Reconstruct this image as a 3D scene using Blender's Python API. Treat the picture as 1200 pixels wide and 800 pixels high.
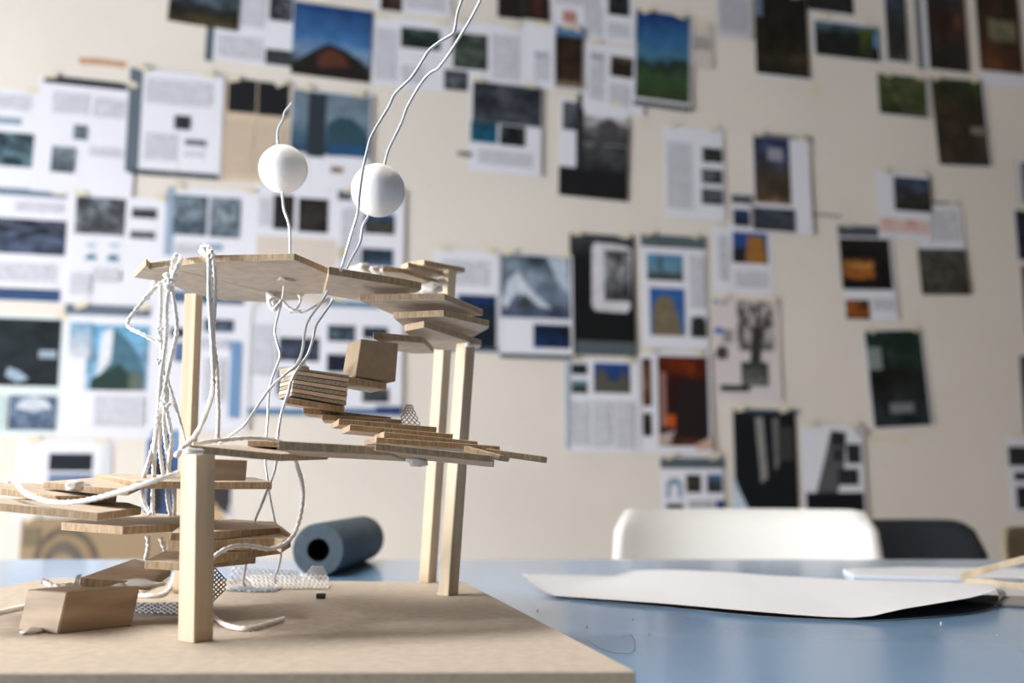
import bpy, bmesh, math, random
from mathutils import Vector, Matrix, noise as mnoise
random.seed(7)
for o in list(bpy.data.objects): bpy.data.objects.remove(o)
scn = bpy.context.scene
COL = scn.collection

# ------------------------------------------------------------------ camera
F = 1167.0                       # focal length in pixels of the 1200x800 frame (35 mm on a 36 mm sensor)
HOR = 563.0                      # image row of the horizon
PITCH = math.atan((HOR - 400.0) / F)
TABLE_Z = 0.74
BASE_T = 0.012
BASE_Z = TABLE_Z + BASE_T
CAM_Z = BASE_Z + 0.0726
CAM = Vector((0, 0, CAM_Z))
cd = bpy.data.cameras.new('camera')
cam = bpy.data.objects.new('camera', cd); COL.objects.link(cam)
cam.location = CAM
cam.rotation_euler = (math.pi / 2 + PITCH, 0, 0)
cd.sensor_width = 36.0; cd.lens = 36.0 * F / 1200.0
cd.clip_start = 0.01
cd.dof.use_dof = True
cd.dof.focus_distance = 0.545
cd.dof.aperture_fstop = 6.3
scn.camera = cam

# ------------------------------------------------------------------ colour management
vs = scn.view_settings
vs.view_transform = 'Standard'; vs.look = 'None'; vs.gamma = 1.0; vs.use_curve_mapping = False
vs.exposure = 0.08

# ------------------------------------------------------------------ room frame of reference
YAW = math.radians(14.0)
WU = Vector((math.cos(YAW), math.sin(YAW), 0))          # along the back wall, to the right
WN = Vector((math.sin(YAW), -math.cos(YAW), 0))         # out of the back wall, into the room
W0 = Vector((0, 2.75, 0))                                # a point of the back wall
def room(u, n, z): return W0 + WU * u + WN * n + Vector((0, 0, z))
U0, U1, N1, ZC = -4.5, 4.6, 8.0, 3.2                   # room extents

# ------------------------------------------------------------------ world and light
w = bpy.data.worlds.new('world'); scn.world = w; w.use_nodes = True
bg = w.node_tree.nodes['Background']
bg.inputs[0].default_value = (0.72, 0.82, 1.0, 1); bg.inputs[1].default_value = 1.0
WIN_N0, WIN_N1, WIN_Z0, WIN_Z1 = 1.00, 3.30, 0.25, 1.55
def area(name, loc, direction, sx, sy, power, color):
    l = bpy.data.lights.new(name, 'AREA'); l.shape = 'RECTANGLE'; l.size = sx; l.size_y = sy
    l.energy = power; l.color = color
    o = bpy.data.objects.new(name, l); COL.objects.link(o)
    o.location = loc
    o.rotation_euler = Vector(direction).to_track_quat('-Z', 'Z').to_euler()
    return o
area('window_daylight', room(U0 - 0.18, (WIN_N0 + WIN_N1) / 2, (WIN_Z0 + WIN_Z1) / 2), WU,
     WIN_N1 - WIN_N0, WIN_Z1 - WIN_Z0, 760.0, (0.90, 0.94, 1.0))

# ------------------------------------------------------------------ pixel helpers
FWD = Vector((0, math.cos(PITCH), math.sin(PITCH)))
UPV = Vector((0, -math.sin(PITCH), math.cos(PITCH)))
def ray(px, py):
    return Vector(((px - 600) / F, 0, 0)) + UPV * (-(py - 400) / F) + FWD
def D(px, py, d):                                        # the point on a pixel's ray at distance d in front
    r = ray(px, py); return CAM + r * (d / r.y)
def onz(px, py, z):
    r = ray(px, py); return CAM + r * ((z - CAM_Z) / r.z)
def onplane(px, py, P, N):
    r = ray(px, py); return CAM + r * ((P - CAM).dot(N) / r.dot(N))
def wall_uv(px, py):
    p = onplane(px, py, W0, WN); return (p - W0).dot(WU), p.z

# ------------------------------------------------------------------ materials
def lin(c):
    c = c / 255.0
    return c / 12.92 if c <= 0.04045 else ((c + 0.055) / 1.055) ** 2.4
def rgb(r, g, b, k=1.0): return (min(lin(r) * k, 0.95), min(lin(g) * k, 0.95), min(lin(b) * k, 0.95), 1)
MATS = {}
def nodes(name):
    m = bpy.data.materials.new(name); m.use_nodes = True
    nt = m.node_tree; b = nt.nodes['Principled BSDF']
    return m, nt, b
def mat(name, col, rough=0.6, spec=0.5, metal=0.0, var=0.0, scale=40.0, bump=0.0, bscale=200.0,
        stretch=(1, 1, 1), sss=0.0, coat=0.0):
    if name in MATS: return MATS[name]
    m, nt, b = nodes(name)
    b.inputs['Roughness'].default_value = rough
    b.inputs['Metallic'].default_value = metal
    b.inputs['Specular IOR Level'].default_value = spec
    if sss: 
        b.inputs['Subsurface Weight'].default_value = sss
        b.inputs['Subsurface Scale'].default_value = 0.004
    if coat: b.inputs['Coat Weight'].default_value = coat
    tc = nt.nodes.new('ShaderNodeTexCoord'); mp = nt.nodes.new('ShaderNodeMapping')
    mp.inputs['Scale'].default_value = stretch
    nt.links.new(tc.outputs['Object'], mp.inputs['Vector'])
    if var > 0:
        nz = nt.nodes.new('ShaderNodeTexNoise'); nz.inputs['Scale'].default_value = scale
        nz.inputs['Detail'].default_value = 5.0
        nt.links.new(mp.outputs[0], nz.inputs['Vector'])
        rp = nt.nodes.new('ShaderNodeValToRGB')
        rp.color_ramp.elements[0].position = 0.3; rp.color_ramp.elements[1].position = 0.7
        rp.color_ramp.elements[0].color = tuple(min(1, c * (1 - var)) for c in col[:3]) + (1,)
        rp.color_ramp.elements[1].color = tuple(min(1, c * (1 + var)) for c in col[:3]) + (1,)
        nt.links.new(nz.outputs['Fac'], rp.inputs[0]); nt.links.new(rp.outputs[0], b.inputs['Base Color'])
    else:
        b.inputs['Base Color'].default_value = col
    if bump > 0:
        n2 = nt.nodes.new('ShaderNodeTexNoise'); n2.inputs['Scale'].default_value = bscale; n2.inputs['Detail'].default_value = 4.0
        nt.links.new(mp.outputs[0], n2.inputs['Vector'])
        bp = nt.nodes.new('ShaderNodeBump'); bp.inputs['Strength'].default_value = bump; bp.inputs['Distance'].default_value = 0.0005
        nt.links.new(n2.outputs['Fac'], bp.inputs['Height']); nt.links.new(bp.outputs[0], b.inputs['Normal'])
    MATS[name] = m
    return m

M_WALL = mat('wall_paint', (0.75, 0.69, 0.62, 1), 0.85, 0.2, var=0.03, scale=3, bump=0.08, bscale=120)
M_WALLW = mat('white_paint', (0.45, 0.44, 0.42, 1), 0.85, 0.2)
M_CEIL = mat('ceiling_paint', (0.26, 0.25, 0.23, 1), 0.9, 0.2)
M_FLOOR = mat('floor_parquet', (0.58, 0.52, 0.45, 1), 0.45, 0.4, var=0.12, scale=3, stretch=(1, 12, 1))
M_TABLE = mat('table_blue_laminate', rgb(140, 182, 224), 0.22, 0.8, var=0.03, scale=6, bump=0.02, bscale=300, coat=0.8)
M_TABLE.node_tree.nodes['Principled BSDF'].inputs['Coat Roughness'].default_value = 0.16
M_STEEL = mat('steel_grey', (0.35, 0.36, 0.38, 1), 0.4, 0.5, metal=0.8)
M_MDF = mat('mdf_base', (0.565, 0.475, 0.385, 1), 0.8, 0.25, var=0.10, scale=160, bump=0.12, bscale=900)
M_BOARD = mat('greyboard', (0.61, 0.505, 0.40, 1), 0.85, 0.2, var=0.13, scale=120, bump=0.2, bscale=700)
M_EDGE = mat('greyboard_cut_edge', (0.50, 0.365, 0.23, 1), 0.85, 0.2, var=0.26, scale=650, bump=0.4, bscale=1500, stretch=(1, 1, 0.2))
M_POST = mat('post_pine', (0.69, 0.55, 0.38, 1), 0.6, 0.3, var=0.2, scale=90, stretch=(1, 1, 0.06), bump=0.1, bscale=300)
M_BLOCK = mat('block_walnut', (0.42, 0.305, 0.20, 1), 0.6, 0.3, var=0.3, scale=110, stretch=(0.12, 0.12, 1), bump=0.2, bscale=300)
M_CARD = mat('cube_cardboard', (0.40, 0.295, 0.195, 1), 0.85, 0.2, var=0.06, scale=300)
M_FOAM = mat('ball_foam', (0.86, 0.85, 0.84, 1), 0.75, 0.3, bump=0.25, bscale=420, sss=0.15)
M_WIRE = mat('wire_aluminium', (0.80, 0.84, 0.89, 1), 0.35, 0.5, metal=0.45)
M_STRING = mat('string_cotton', (0.88, 0.85, 0.82, 1), 0.95, 0.1, var=0.08, scale=500, bump=0.4, bscale=1500)
M_GLUE = mat('hot_glue', (0.72, 0.67, 0.63, 1), 0.35, 0.5)
M_MESH = mat('mesh_metal', (0.55, 0.58, 0.62, 1), 0.4, 0.5, metal=0.7)
M_PAPER = mat('paper_white', (0.80, 0.80, 0.83, 1), 0.8, 0.2, bump=0.05, bscale=30)
M_LAYA = mat('ply_layer_smooth', (0.80, 0.60, 0.43, 1), 0.7, 0.25, var=0.1, scale=200)
M_LAYB = mat('ply_layer_rough', (0.46, 0.38, 0.29, 1), 0.9, 0.15, var=0.35, scale=900, bump=0.9, bscale=1400)
M_LAYD = mat('ply_glue_line', (0.13, 0.10, 0.075, 1), 0.9, 0.1)
M_ROLL = mat('roll_foam_blue', (0.082, 0.105, 0.124, 1), 0.8, 0.25, var=0.12, scale=120, bump=0.2, bscale=500)
M_ROLLIN = mat('roll_core_dark', (0.02, 0.02, 0.025, 1), 0.9, 0.1)
M_BLACK = mat('black_rubber', (0.012, 0.012, 0.013, 1), 0.5, 0.4)
M_TAPE = mat('masking_tape', (0.72, 0.655, 0.50, 1), 0.7, 0.3)
M_TAPER = mat('orange_tape', (0.52, 0.30, 0.18, 1), 0.7, 0.3, var=0.2, scale=60)

# ------------------------------------------------------------------ object helpers
def tag(o, label=None, cat=None, group=None, kind=None):
    if label: o['label'] = label
    if cat: o['category'] = cat
    if group: o['group'] = group
    if kind: o['kind'] = kind
    return o
def empty(name, loc):
    o = bpy.data.objects.new(name, None); COL.objects.link(o); o.location = loc; o.empty_display_size = 0.05
    return o
def link(name, me, parent=None):
    o = bpy.data.objects.new(name, me); COL.objects.link(o)
    if parent is not None:
        o.parent = parent; 
        o.matrix_parent_inverse = parent.matrix_basis.inverted()   # every part's own basis is its place in the world
    return o
def from_bm(name, bm, mats, parent=None, smooth=False, origin=None):
    me = bpy.data.meshes.new(name); 
    bmesh.ops.recalc_face_normals(bm, faces=bm.faces)
    bm.to_mesh(me); bm.free()
    for m in (mats if isinstance(mats, (list, tuple)) else [mats]): me.materials.append(m)
    if smooth:
        for p in me.polygons: p.use_smooth = True
    o = link(name, me, parent)
    c = sum((v.co for v in me.vertices), Vector()) / max(1, len(me.vertices)) if origin is None else Vector(origin)
    me.transform(Matrix.Translation(-c)); 
    o.location = c
    return o
def prism_bm(pts, vec, bm=None, top_mat=0, side_mat=0, bevel=0.0):
    """polygon pts extruded by vec"""
    bm = bm or bmesh.new()
    a = [bm.verts.new(p) for p in pts]; b = [bm.verts.new(p + vec) for p in pts]
    f1 = bm.faces.new(a); f2 = bm.faces.new(list(reversed(b)))
    f1.material_index = f2.material_index = top_mat
    n = len(pts)
    for i in range(n):
        f = bm.faces.new((a[i], b[i], b[(i + 1) % n], a[(i + 1) % n])); f.material_index = side_mat
    if bevel > 0:
        bmesh.ops.recalc_face_normals(bm, faces=bm.faces)
        bmesh.ops.bevel(bm, geom=list(bm.edges), offset=bevel, segments=1, affect='EDGES')
    return bm
def box(name, c, ex, ey, ez, sx, sy, sz, m, parent=None, bevel=0.0):
    c = Vector(c); ex, ey, ez = Vector(ex), Vector(ey), Vector(ez)
    pts = [c + ex * (sx / 2 * i) + ey * (sy / 2 * j) - ez * (sz / 2) for i, j in ((-1, -1), (1, -1), (1, 1), (-1, 1))]
    return from_bm(name, prism_bm(pts, ez * sz, bevel=bevel), m, parent)
X, Y, Z = Vector((1, 0, 0)), Vector((0, 1, 0)), Vector((0, 0, 1))
def rbox(name, u0, u1, n0, n1, z0, z1, m, parent=None, bevel=0.0):
    return box(name, room((u0 + u1) / 2, (n0 + n1) / 2, (z0 + z1) / 2), WU, WN, Z, u1 - u0, n1 - n0, z1 - z0, m, parent, bevel)
def catmull(P, n):
    out = []; N = len(P)
    for i in range(N - 1):
        p0, p1, p2, p3 = P[max(i - 1, 0)], P[i], P[i + 1], P[min(i + 2, N - 1)]
        for k in range(n):
            t = k / n
            out.append(0.5 * ((2 * p1) + (p2 - p0) * t + (2 * p0 - 5 * p1 + 4 * p2 - p3) * t * t + (3 * p1 - p0 - 3 * p2 + p3) * t ** 3))
    out.append(P[-1]); return out
def tube_bm(path, r, seg=8, bm=None, ply=0.0, pitch=0.006, jitter=0.0, taper=False):
    bm = bm or bmesh.new()
    rings = []; s = 0.0; up = None
    for i, p in enumerate(path):
        t = (path[min(i + 1, len(path) - 1)] - path[max(i - 1, 0)])
        if t.length < 1e-9: t = Vector((0, 0, 1))
        t.normalize()
        if up is None:
            up = t.orthogonal().normalized()
        up = (up - t * up.dot(t)); up = up.normalized() if up.length > 1e-6 else t.orthogonal().normalized()
        sd = t.cross(up)
        if i: s += (p - path[i - 1]).length
        rr = r * (1 + (random.uniform(-jitter, jitter) if jitter else 0))
        ring = []
        for k in range(seg):
            a = 2 * math.pi * k / seg
            q = rr * (1 + ply * math.cos(2 * (a - 2 * math.pi * s / pitch)))
            ring.append(bm.verts.new(p + up * (math.cos(a) * q) + sd * (math.sin(a) * q)))
        rings.append(ring)
    for i in range(len(rings) - 1):
        for k in range(seg):
            bm.faces.new((rings[i][k], rings[i][(k + 1) % seg], rings[i + 1][(k + 1) % seg], rings[i + 1][k]))
    bm.faces.new(rings[0]); bm.faces.new(list(reversed(rings[-1])))
    return bm
def sphere_bm(c, r, sub=3, amp=0.0, freq=100.0, scale=(1, 1, 1), bm=None):
    b = bmesh.new(); bmesh.ops.create_icosphere(b, subdivisions=sub, radius=1.0)
    for v in b.verts:
        n = v.co.normalized()
        d = r * (1 + amp * mnoise.noise(n * freq + Vector(c) * 37))
        v.co = Vector((n.x * d * scale[0], n.y * d * scale[1], n.z * d * scale[2])) + Vector(c)
    return b

# ================================================================== SETTING
def struct(o): o['kind'] = 'structure'; return o
struct(rbox('floor', U0 - 0.2, U1 + 0.2, -0.2, N1 + 0.2, -0.1, 0.0, M_FLOOR))
struct(rbox('ceiling', U0 - 0.2, U1 + 0.2, -0.2, N1 + 0.2, ZC, ZC + 0.1, M_CEIL))
struct(rbox('wall_back', U0, U1, -0.12, 0.0, 0, ZC, M_WALL))
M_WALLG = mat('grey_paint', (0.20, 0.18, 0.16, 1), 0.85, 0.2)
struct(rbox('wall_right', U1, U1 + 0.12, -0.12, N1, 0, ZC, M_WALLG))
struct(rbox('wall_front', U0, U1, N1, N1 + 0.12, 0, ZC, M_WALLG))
# left wall with its window opening
bm = bmesh.new()
def rb(bm, u0, u1, n0, n1, z0, z1):
    pts = [room(u0, n0, z0), room(u1, n0, z0), room(u1, n1, z0), room(u0, n1, z0)]
    prism_bm(pts, Z * (z1 - z0), bm)
rb(bm, U0 - 0.15, U0, -0.12, WIN_N0, 0, ZC); rb(bm, U0 - 0.15, U0, WIN_N1, N1, 0, ZC)
rb(bm, U0 - 0.15, U0, WIN_N0, WIN_N1, 0, WIN_Z0); rb(bm, U0 - 0.15, U0, WIN_N0, WIN_N1, WIN_Z1, ZC)
struct(from_bm('wall_left', bm, M_WALLW))
M_FRAME = mat('window_frame_white', (0.8, 0.8, 0.79, 1), 0.4, 0.5)
m, nt, b = nodes('window_glass')
tr = nt.nodes.new('ShaderNodeBsdfTransparent'); gl = nt.nodes.new('ShaderNodeBsdfGlossy'); gl.inputs['Roughness'].default_value = 0.02
mx = nt.nodes.new('ShaderNodeMixShader'); mx.inputs[0].default_value = 0.06
nt.links.new(tr.outputs[0], mx.inputs[1]); nt.links.new(gl.outputs[0], mx.inputs[2])
nt.links.new(mx.outputs[0], nt.nodes['Material Output'].inputs['Surface']); M_GLASS = m
win = struct(empty('window_1', room(U0 - 0.08, (WIN_N0 + WIN_N1) / 2, WIN_Z0)))
bm = bmesh.new(); k = 0.06
rb(bm, U0 - 0.11, U0 - 0.05, WIN_N0, WIN_N1, WIN_Z0, WIN_Z0 + k); rb(bm, U0 - 0.11, U0 - 0.05, WIN_N0, WIN_N1, WIN_Z1 - k, WIN_Z1)
rb(bm, U0 - 0.11, U0 - 0.05, WIN_N0, WIN_N0 + k, WIN_Z0 + k, WIN_Z1 - k); rb(bm, U0 - 0.11, U0 - 0.05, WIN_N1 - k, WIN_N1, WIN_Z0 + k, WIN_Z1 - k)
from_bm('window_frame', bm, M_FRAME, win)
npane = 3; span = (WIN_N1 - WIN_N0) / npane
for i in range(1, npane):
    rbox('mullion', U0 - 0.11, U0 - 0.05, WIN_N0 + i * span - 0.025, WIN_N0 + i * span + 0.025, WIN_Z0 + k, WIN_Z1 - k, M_FRAME, win)
for i in range(npane):
    rbox('pane', U0 - 0.083, U0 - 0.079, WIN_N0 + i * span + 0.03, WIN_N0 + (i + 1) * span - 0.03, WIN_Z0 + k, WIN_Z1 - k, M_GLASS, win)
rbox('window_sill', U0 - 0.05, U0 + 0.12, WIN_N0 - 0.05, WIN_N1 + 0.05, WIN_Z0 - 0.03, WIN_Z0, M_FRAME, win)
struct(rbox('baseboard_back', U0, U1, 0, 0.012, 0, 0.08, M_FRAME))

# added unseen ceiling lamp: warm fill for the right side of the room
def ceiling_fill_lamp(u, n, label, strength, tint):
    t = empty('ceiling_fill_lamp', room(u, n, ZC)); tag(t, label, 'lamp')
    rbox('fill_housing', u - 0.62, u + 0.62, n - 0.08, n + 0.08, ZC - 0.06, ZC, M_FRAME, t)
    em, ent, eb = nodes('fill_diffuser')
    eb.inputs['Base Color'].default_value = (1, 0.9, 0.75, 1)
    eb.inputs['Emission Color'].default_value = tint; eb.inputs['Emission Strength'].default_value = strength
    rbox('fill_diffuser', u - 0.6, u + 0.6, n - 0.065, n + 0.065, ZC - 0.085, ZC - 0.06, em, t)
ceiling_fill_lamp(3.2, 2.6, 'unseen warm fill lamp added on the ceiling toward the far side wall', 9.0, (1.0, 0.76, 0.5, 1))
def pendant(x, y, z, r, label, strength, tint):  # unseen hanging lamp, added to light the table and lower wall
    t = empty('pendant_fill_lamp', Vector((x, y, ZC))); tag(t, label, 'lamp')
    def ring_lathe(prof, n=40):
        bm = bmesh.new(); R_ = [[bm.verts.new((x + q * math.cos(2 * math.pi * k / n), y + q * math.sin(2 * math.pi * k / n), h)) for k in range(n)] for q, h in prof]
        for a in range(len(R_) - 1):
            for k in range(n): bm.faces.new((R_[a][k], R_[a][(k + 1) % n], R_[a + 1][(k + 1) % n], R_[a + 1][k]))
        bm.faces.new(R_[-1]); return bm
    from_bm('fill_lamp_shade', ring_lathe([(r, z), (r * 1.02, z), (r * 0.95, z + 0.10), (r * 0.55, z + 0.2), (0.05, z + 0.25), (0.02, z + 0.26)]), M_FRAME, t, smooth=True)
    em, ent, eb = nodes('pendant_fill_diffuser')
    eb.inputs['Emission Color'].default_value = tint; eb.inputs['Emission Strength'].default_value = strength
    bm = bmesh.new(); prism_bm([Vector((x + r * 0.9 * math.cos(2 * math.pi * k / 32), y + r * 0.9 * math.sin(2 * math.pi * k / 32), z + 0.05)) for k in range(32)], Vector((0, 0, 0.01)), bm)
    from_bm('fill_diffuser', bm, em, t)
    from_bm('cord', tube_bm([Vector((x, y, z + 0.25)), Vector((x, y, ZC))], 0.004, 8), M_BLACK, t)
pendant(-0.55, 0.62, 1.95, 0.34, 'unseen white pendant lamp added as fill over the blue table', 16.0, (1.0, 0.96, 0.91, 1))

# ================================================================== TABLE
tb = empty('work_table', Vector((0.1, 0.6, 0))); tag(tb, 'blue laminate work table carrying the wooden stair model', 'table')
TX0, TX1, TY0, TY1 = -1.05, 1.25, 0.12, 1.105
box('table_top', ((TX0 + TX1) / 2, (TY0 + TY1) / 2, TABLE_Z - 0.0125), X, Y, Z, TX1 - TX0, TY1 - TY0, 0.025, M_TABLE, tb, 0.002)
box('table_frame', ((TX0 + TX1) / 2, (TY0 + TY1) / 2, TABLE_Z - 0.0455), X, Y, Z, TX1 - TX0 - 0.16, TY1 - TY0 - 0.16, 0.04, M_STEEL, tb, 0.002)
for sx in (TX0 + 0.1, TX1 - 0.1):
    for sy in (TY0 + 0.1, TY1 - 0.1):
        box('leg', (sx, sy, (TABLE_Z - 0.0655) / 2), X, Y, Z, 0.04, 0.04, TABLE_Z - 0.0655, M_STEEL, tb, 0.003)

# ================================================================== CHAIRS
def shell(name, wdt, z0, z1, wing, thick, m, parent, loc, rz, corner, tilt, nx=24, nz=10):
    """curved back rest with rounded top corners; front faces -y before turning"""
    bm = bmesh.new(); R = Matrix.Rotation(rz, 3, 'Z')
    def P(u, v, side):
        x = u * wdt / 2; h = z1 - z0
        e = max(0.0, (abs(x) - (wdt / 2 - corner)) / corner)
        top = h - corner * (1 - math.sqrt(max(0, 1 - e * e)))
        z = z0 + v * top
        xx = x * (0.90 + 0.10 * (1 - v) + 0.0)
        y = -wing * abs(u) ** 2.2 + tilt * v + side * thick
        return Vector(loc) + R @ Vector((xx, y, z))
    G = [[[bm.verts.new(P(-1 + 2 * i / nx, j / nz, s)) for i in range(nx + 1)] for j in range(nz + 1)] for s in (0, 1)]
    for s in (0, 1):
        for j in range(nz):
            for i in range(nx): bm.faces.new((G[s][j][i], G[s][j][i + 1], G[s][j + 1][i + 1], G[s][j + 1][i]))
    for i in range(nx):
        bm.faces.new((G[0][nz][i], G[0][nz][i + 1], G[1][nz][i + 1], G[1][nz][i])); bm.faces.new((G[0][0][i], G[0][0][i + 1], G[1][0][i + 1], G[1][0][i]))
    for j in range(nz):
        bm.faces.new((G[0][j][0], G[0][j + 1][0], G[1][j + 1][0], G[1][j][0])); bm.faces.new((G[0][j][nx], G[0][j + 1][nx], G[1][j + 1][nx], G[1][j][nx]))
    return from_bm(name, bm, m, parent, smooth=True)
def chair(label, m, loc, rz, top, wdt=0.43, corner=0.05):
    t = empty('shell_chair', Vector(loc)); tag(t, label, 'chair')
    shell('backrest', wdt, 0.47, top, 0.055, 0.012, m, t, loc, rz, corner, 0.05)
    R = Matrix.Rotation(rz, 3, 'Z'); L = Vector(loc)
    bm = bmesh.new(); n = 10
    g = [[bm.verts.new(L + R @ Vector((-0.21 + 0.42 * i / n, -0.40 + 0.40 * j / n, 0.445 + 0.02 * (abs(i / n - 0.5) * 2) ** 2 + 0.02 * (j / n) ** 3 - 0.02 * (1 - j / n) ** 4))) for i in range(n + 1)] for j in range(n + 1)]
    for j in range(n):
        for i in range(n): bm.faces.new((g[j][i], g[j][i + 1], g[j + 1][i + 1], g[j + 1][i]))
    ret = bmesh.ops.extrude_face_region(bm, geom=list(bm.faces))
    for v in ret['geom']:
        if isinstance(v, bmesh.types.BMVert): v.co.z -= 0.012
    from_bm('seat', bm, m, t, smooth=False)
    for sx in (-1, 1):
        for sy, yy in ((0, -0.36), (1, -0.03)):
            a = L + R @ Vector((sx * 0.16, yy, 0.435)); e = L + R @ Vector((sx * 0.21, yy + (0.05 if sy else -0.03), 0.0))
            from_bm('leg', tube_bm([a, e], 0.011, 10), M_STEEL, t)
    for sx in (-1, 1):
        path = catmull([L + R @ Vector((sx * 0.12, -0.08, 0.43)), L + R @ Vector((sx * 0.12, 0.0, 0.42)), L + R @ Vector((sx * 0.12, 0.02, 0.47)), L + R @ Vector((sx * 0.12, 0.045, 0.6))], 5)
        from_bm('back_support', tube_bm(path, 0.009, 8), M_STEEL, t)
    return t
M_CHW = mat('chair_white', (0.82, 0.79, 0.75, 1), 0.45, 0.4)
M_CHB = mat('chair_black', (0.018, 0.022, 0.028, 1), 0.45, 0.5)
M_CHT = mat('chair_olive', (0.30, 0.245, 0.155, 1), 0.6, 0.4)
c = D(873, 640, 1.50); chair('white shell chair drawn up to the far side of the blue table', M_CHW, (c.x, 1.50, 0), math.radians(-6), 0.782, 0.425, 0.030)
c = D(1050, 640, 1.86); chair('black shell chair standing just behind the white chair', M_CHB, (c.x, 1.86, 0), math.radians(10), 0.752, 0.40, 0.06)
c = D(1275, 640, 2.25); chair('olive brown chair past the black chair by the wall', M_CHT, (c.x - 0.02, 2.25, 0), math.radians(6), 0.722, 0.40, 0.03)

# ================================================================== THE MODEL
mod = empty('architecture_model', Vector((-0.15, 0.58, BASE_Z - BASE_T)))
tag(mod, 'tan spiral stair model of card and wood with white foam balls on wires', 'architecture model')

class PL:                                                # a plane for a board
    def __init__(s, *a):
        if len(a) == 1: s.P = D(*a[0]); s.N = Vector((0, 0, 1))
        else:
            A, B, C = (D(*q) for q in a); s.P = A; s.N = (B - A).cross(C - A).normalized()
            if s.N.z < 0: s.N = -s.N
    def at(s, px, py): return onplane(px, py, s.P, s.N)
class HZ:
    def __init__(s, z): s.P = Vector((0, 0, z)); s.N = Vector((0, 0, 1))
    def at(s, px, py): return onplane(px, py, s.P, s.N)
TH = 0.0040
def board(name, plane, pts, up=True, th=TH, m=None, label=None):
    """pts outline of the seen face: its underside (up) or its top (not up)"""
    P = [plane.at(*q) for q in pts]
    v = plane.N * (th if up else -th)
    o = from_bm(name, prism_bm(P, v, top_mat=0, side_mat=1, bevel=0.00025), [m or M_BOARD, M_EDGE], mod)
    if label: o['label'] = label
    return o
def strip(name, a, b, back, th=TH, m=None, edge=None, down=True):
    """front edge from pixel+depth a to b (its upper line), board runs back by a vector"""
    A, B = D(*a), D(*b); bk = Vector(back); 
    n = (B - A).cross(bk).normalized(); n = n if n.z > 0 else -n
    return from_bm(name, prism_bm([A, B, B + bk, A + bk], n * (-th if down else th), top_mat=0, side_mat=1, bevel=0.00025), [m or M_BOARD, edge or M_EDGE], mod)

# base board
bp = [onz(745, 786, BASE_Z), onz(546, 682, BASE_Z), onz(88, 677, BASE_Z), Vector((-0.345, 0.392, BASE_Z))]
bp[2].x = -0.352
from_bm('base_board', prism_bm(bp, Vector((0, 0, -BASE_T)), top_mat=0, side_mat=1, bevel=0.0006), [M_MDF, mat('mdf_cut_edge', (0.44, 0.33, 0.23, 1), 0.85, 0.2, var=0.1, scale=300, bump=0.2, bscale=900)], mod)

# posts
def post(bot, top, s, ang, label=None):
    c0, c1 = Vector(bot), Vector(top); ax = (c1 - c0)
    ca, sa = math.cos(ang), math.sin(ang)
    e1, e2 = Vector((ca, sa, 0)), Vector((-sa, ca, 0))
    pts = [c0 + e1 * (s / 2 * i) + e2 * (s / 2 * j) for i, j in ((-1, -1), (1, -1), (1, 1), (-1, 1))]
    return from_bm('post', prism_bm(pts, ax, bevel=0.0004), M_POST, mod)
A4 = math.radians(38)
def foot(px, py): 
    p = onz(px, py, BASE_Z); return p
P1b = foot(226, 752); P1t = D(229, 532, P1b.y)
post(P1b + Vector((0, 0.004, 0)), P1t + Vector((0, 0.004, 0)), 0.0112, math.radians(58))
P2b = foot(525, 697); P2t = D(546, 402, P2b.y + 0.012)
post(P2b, P2t, 0.0094, math.radians(50))
P3b = foot(501, 682); P3m = D(519, 411, P3b.y - 0.01); P3t = P3b + (P3m - P3b) * ((D(525, 318, P3b.y - 0.013).z - BASE_Z) / (P3m.z - BASE_Z))
post(P3b, P3t, 0.0092, math.radians(55))
P4t = D(227, 345, 0.662); P4b = Vector((P4t.x, P4t.y + 0.004, BASE_Z))
post(P4b, P4t, 0.0088, math.radians(78))

# upper flight: stacked boards seen from below
zF = D(547, 403, P2t.y).z
zE, zD, zC, zA = zF + 0.009, zF + 0.018, zF + 0.0265, zF + 0.032
board('platform_board', HZ(zA), [(157, 325), (171, 310), (175, 315), (215, 318.5), (325, 345), (357, 345), (352, 351), (310, 354), (262, 352), (222, 343), (195, 331)])
board('platform_board', HZ(zA + 0.0002), [(176, 315), (243, 307), (345, 304.5), (384, 321), (378, 344), (325, 345), (215, 318)])
board('platform_board', HZ(zC), [(385, 321.5), (470, 335), (494, 339.5), (487, 343), (455, 347.5), (420, 352), (379, 345)], th=0.0048)
board('step_board', HZ(zD), [(421, 352), (440, 352), (521, 351), (566, 369.5), (540, 371.5), (462, 369.5)])
board('step_board', HZ(zE), [(461, 373), (520, 370.5), (573, 382.5), (572, 385), (555, 394.5), (510, 392), (476, 385)])
board('step_board', HZ(zF), [(474, 388), (497, 383.5), (564, 405), (562, 408), (545, 410), (512, 410), (490, 402)])
board('step_board', PL((497, 402, 0.60)), [(437, 396.5), (497, 402), (508, 414), (485, 414.5), (464, 411)])
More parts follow.
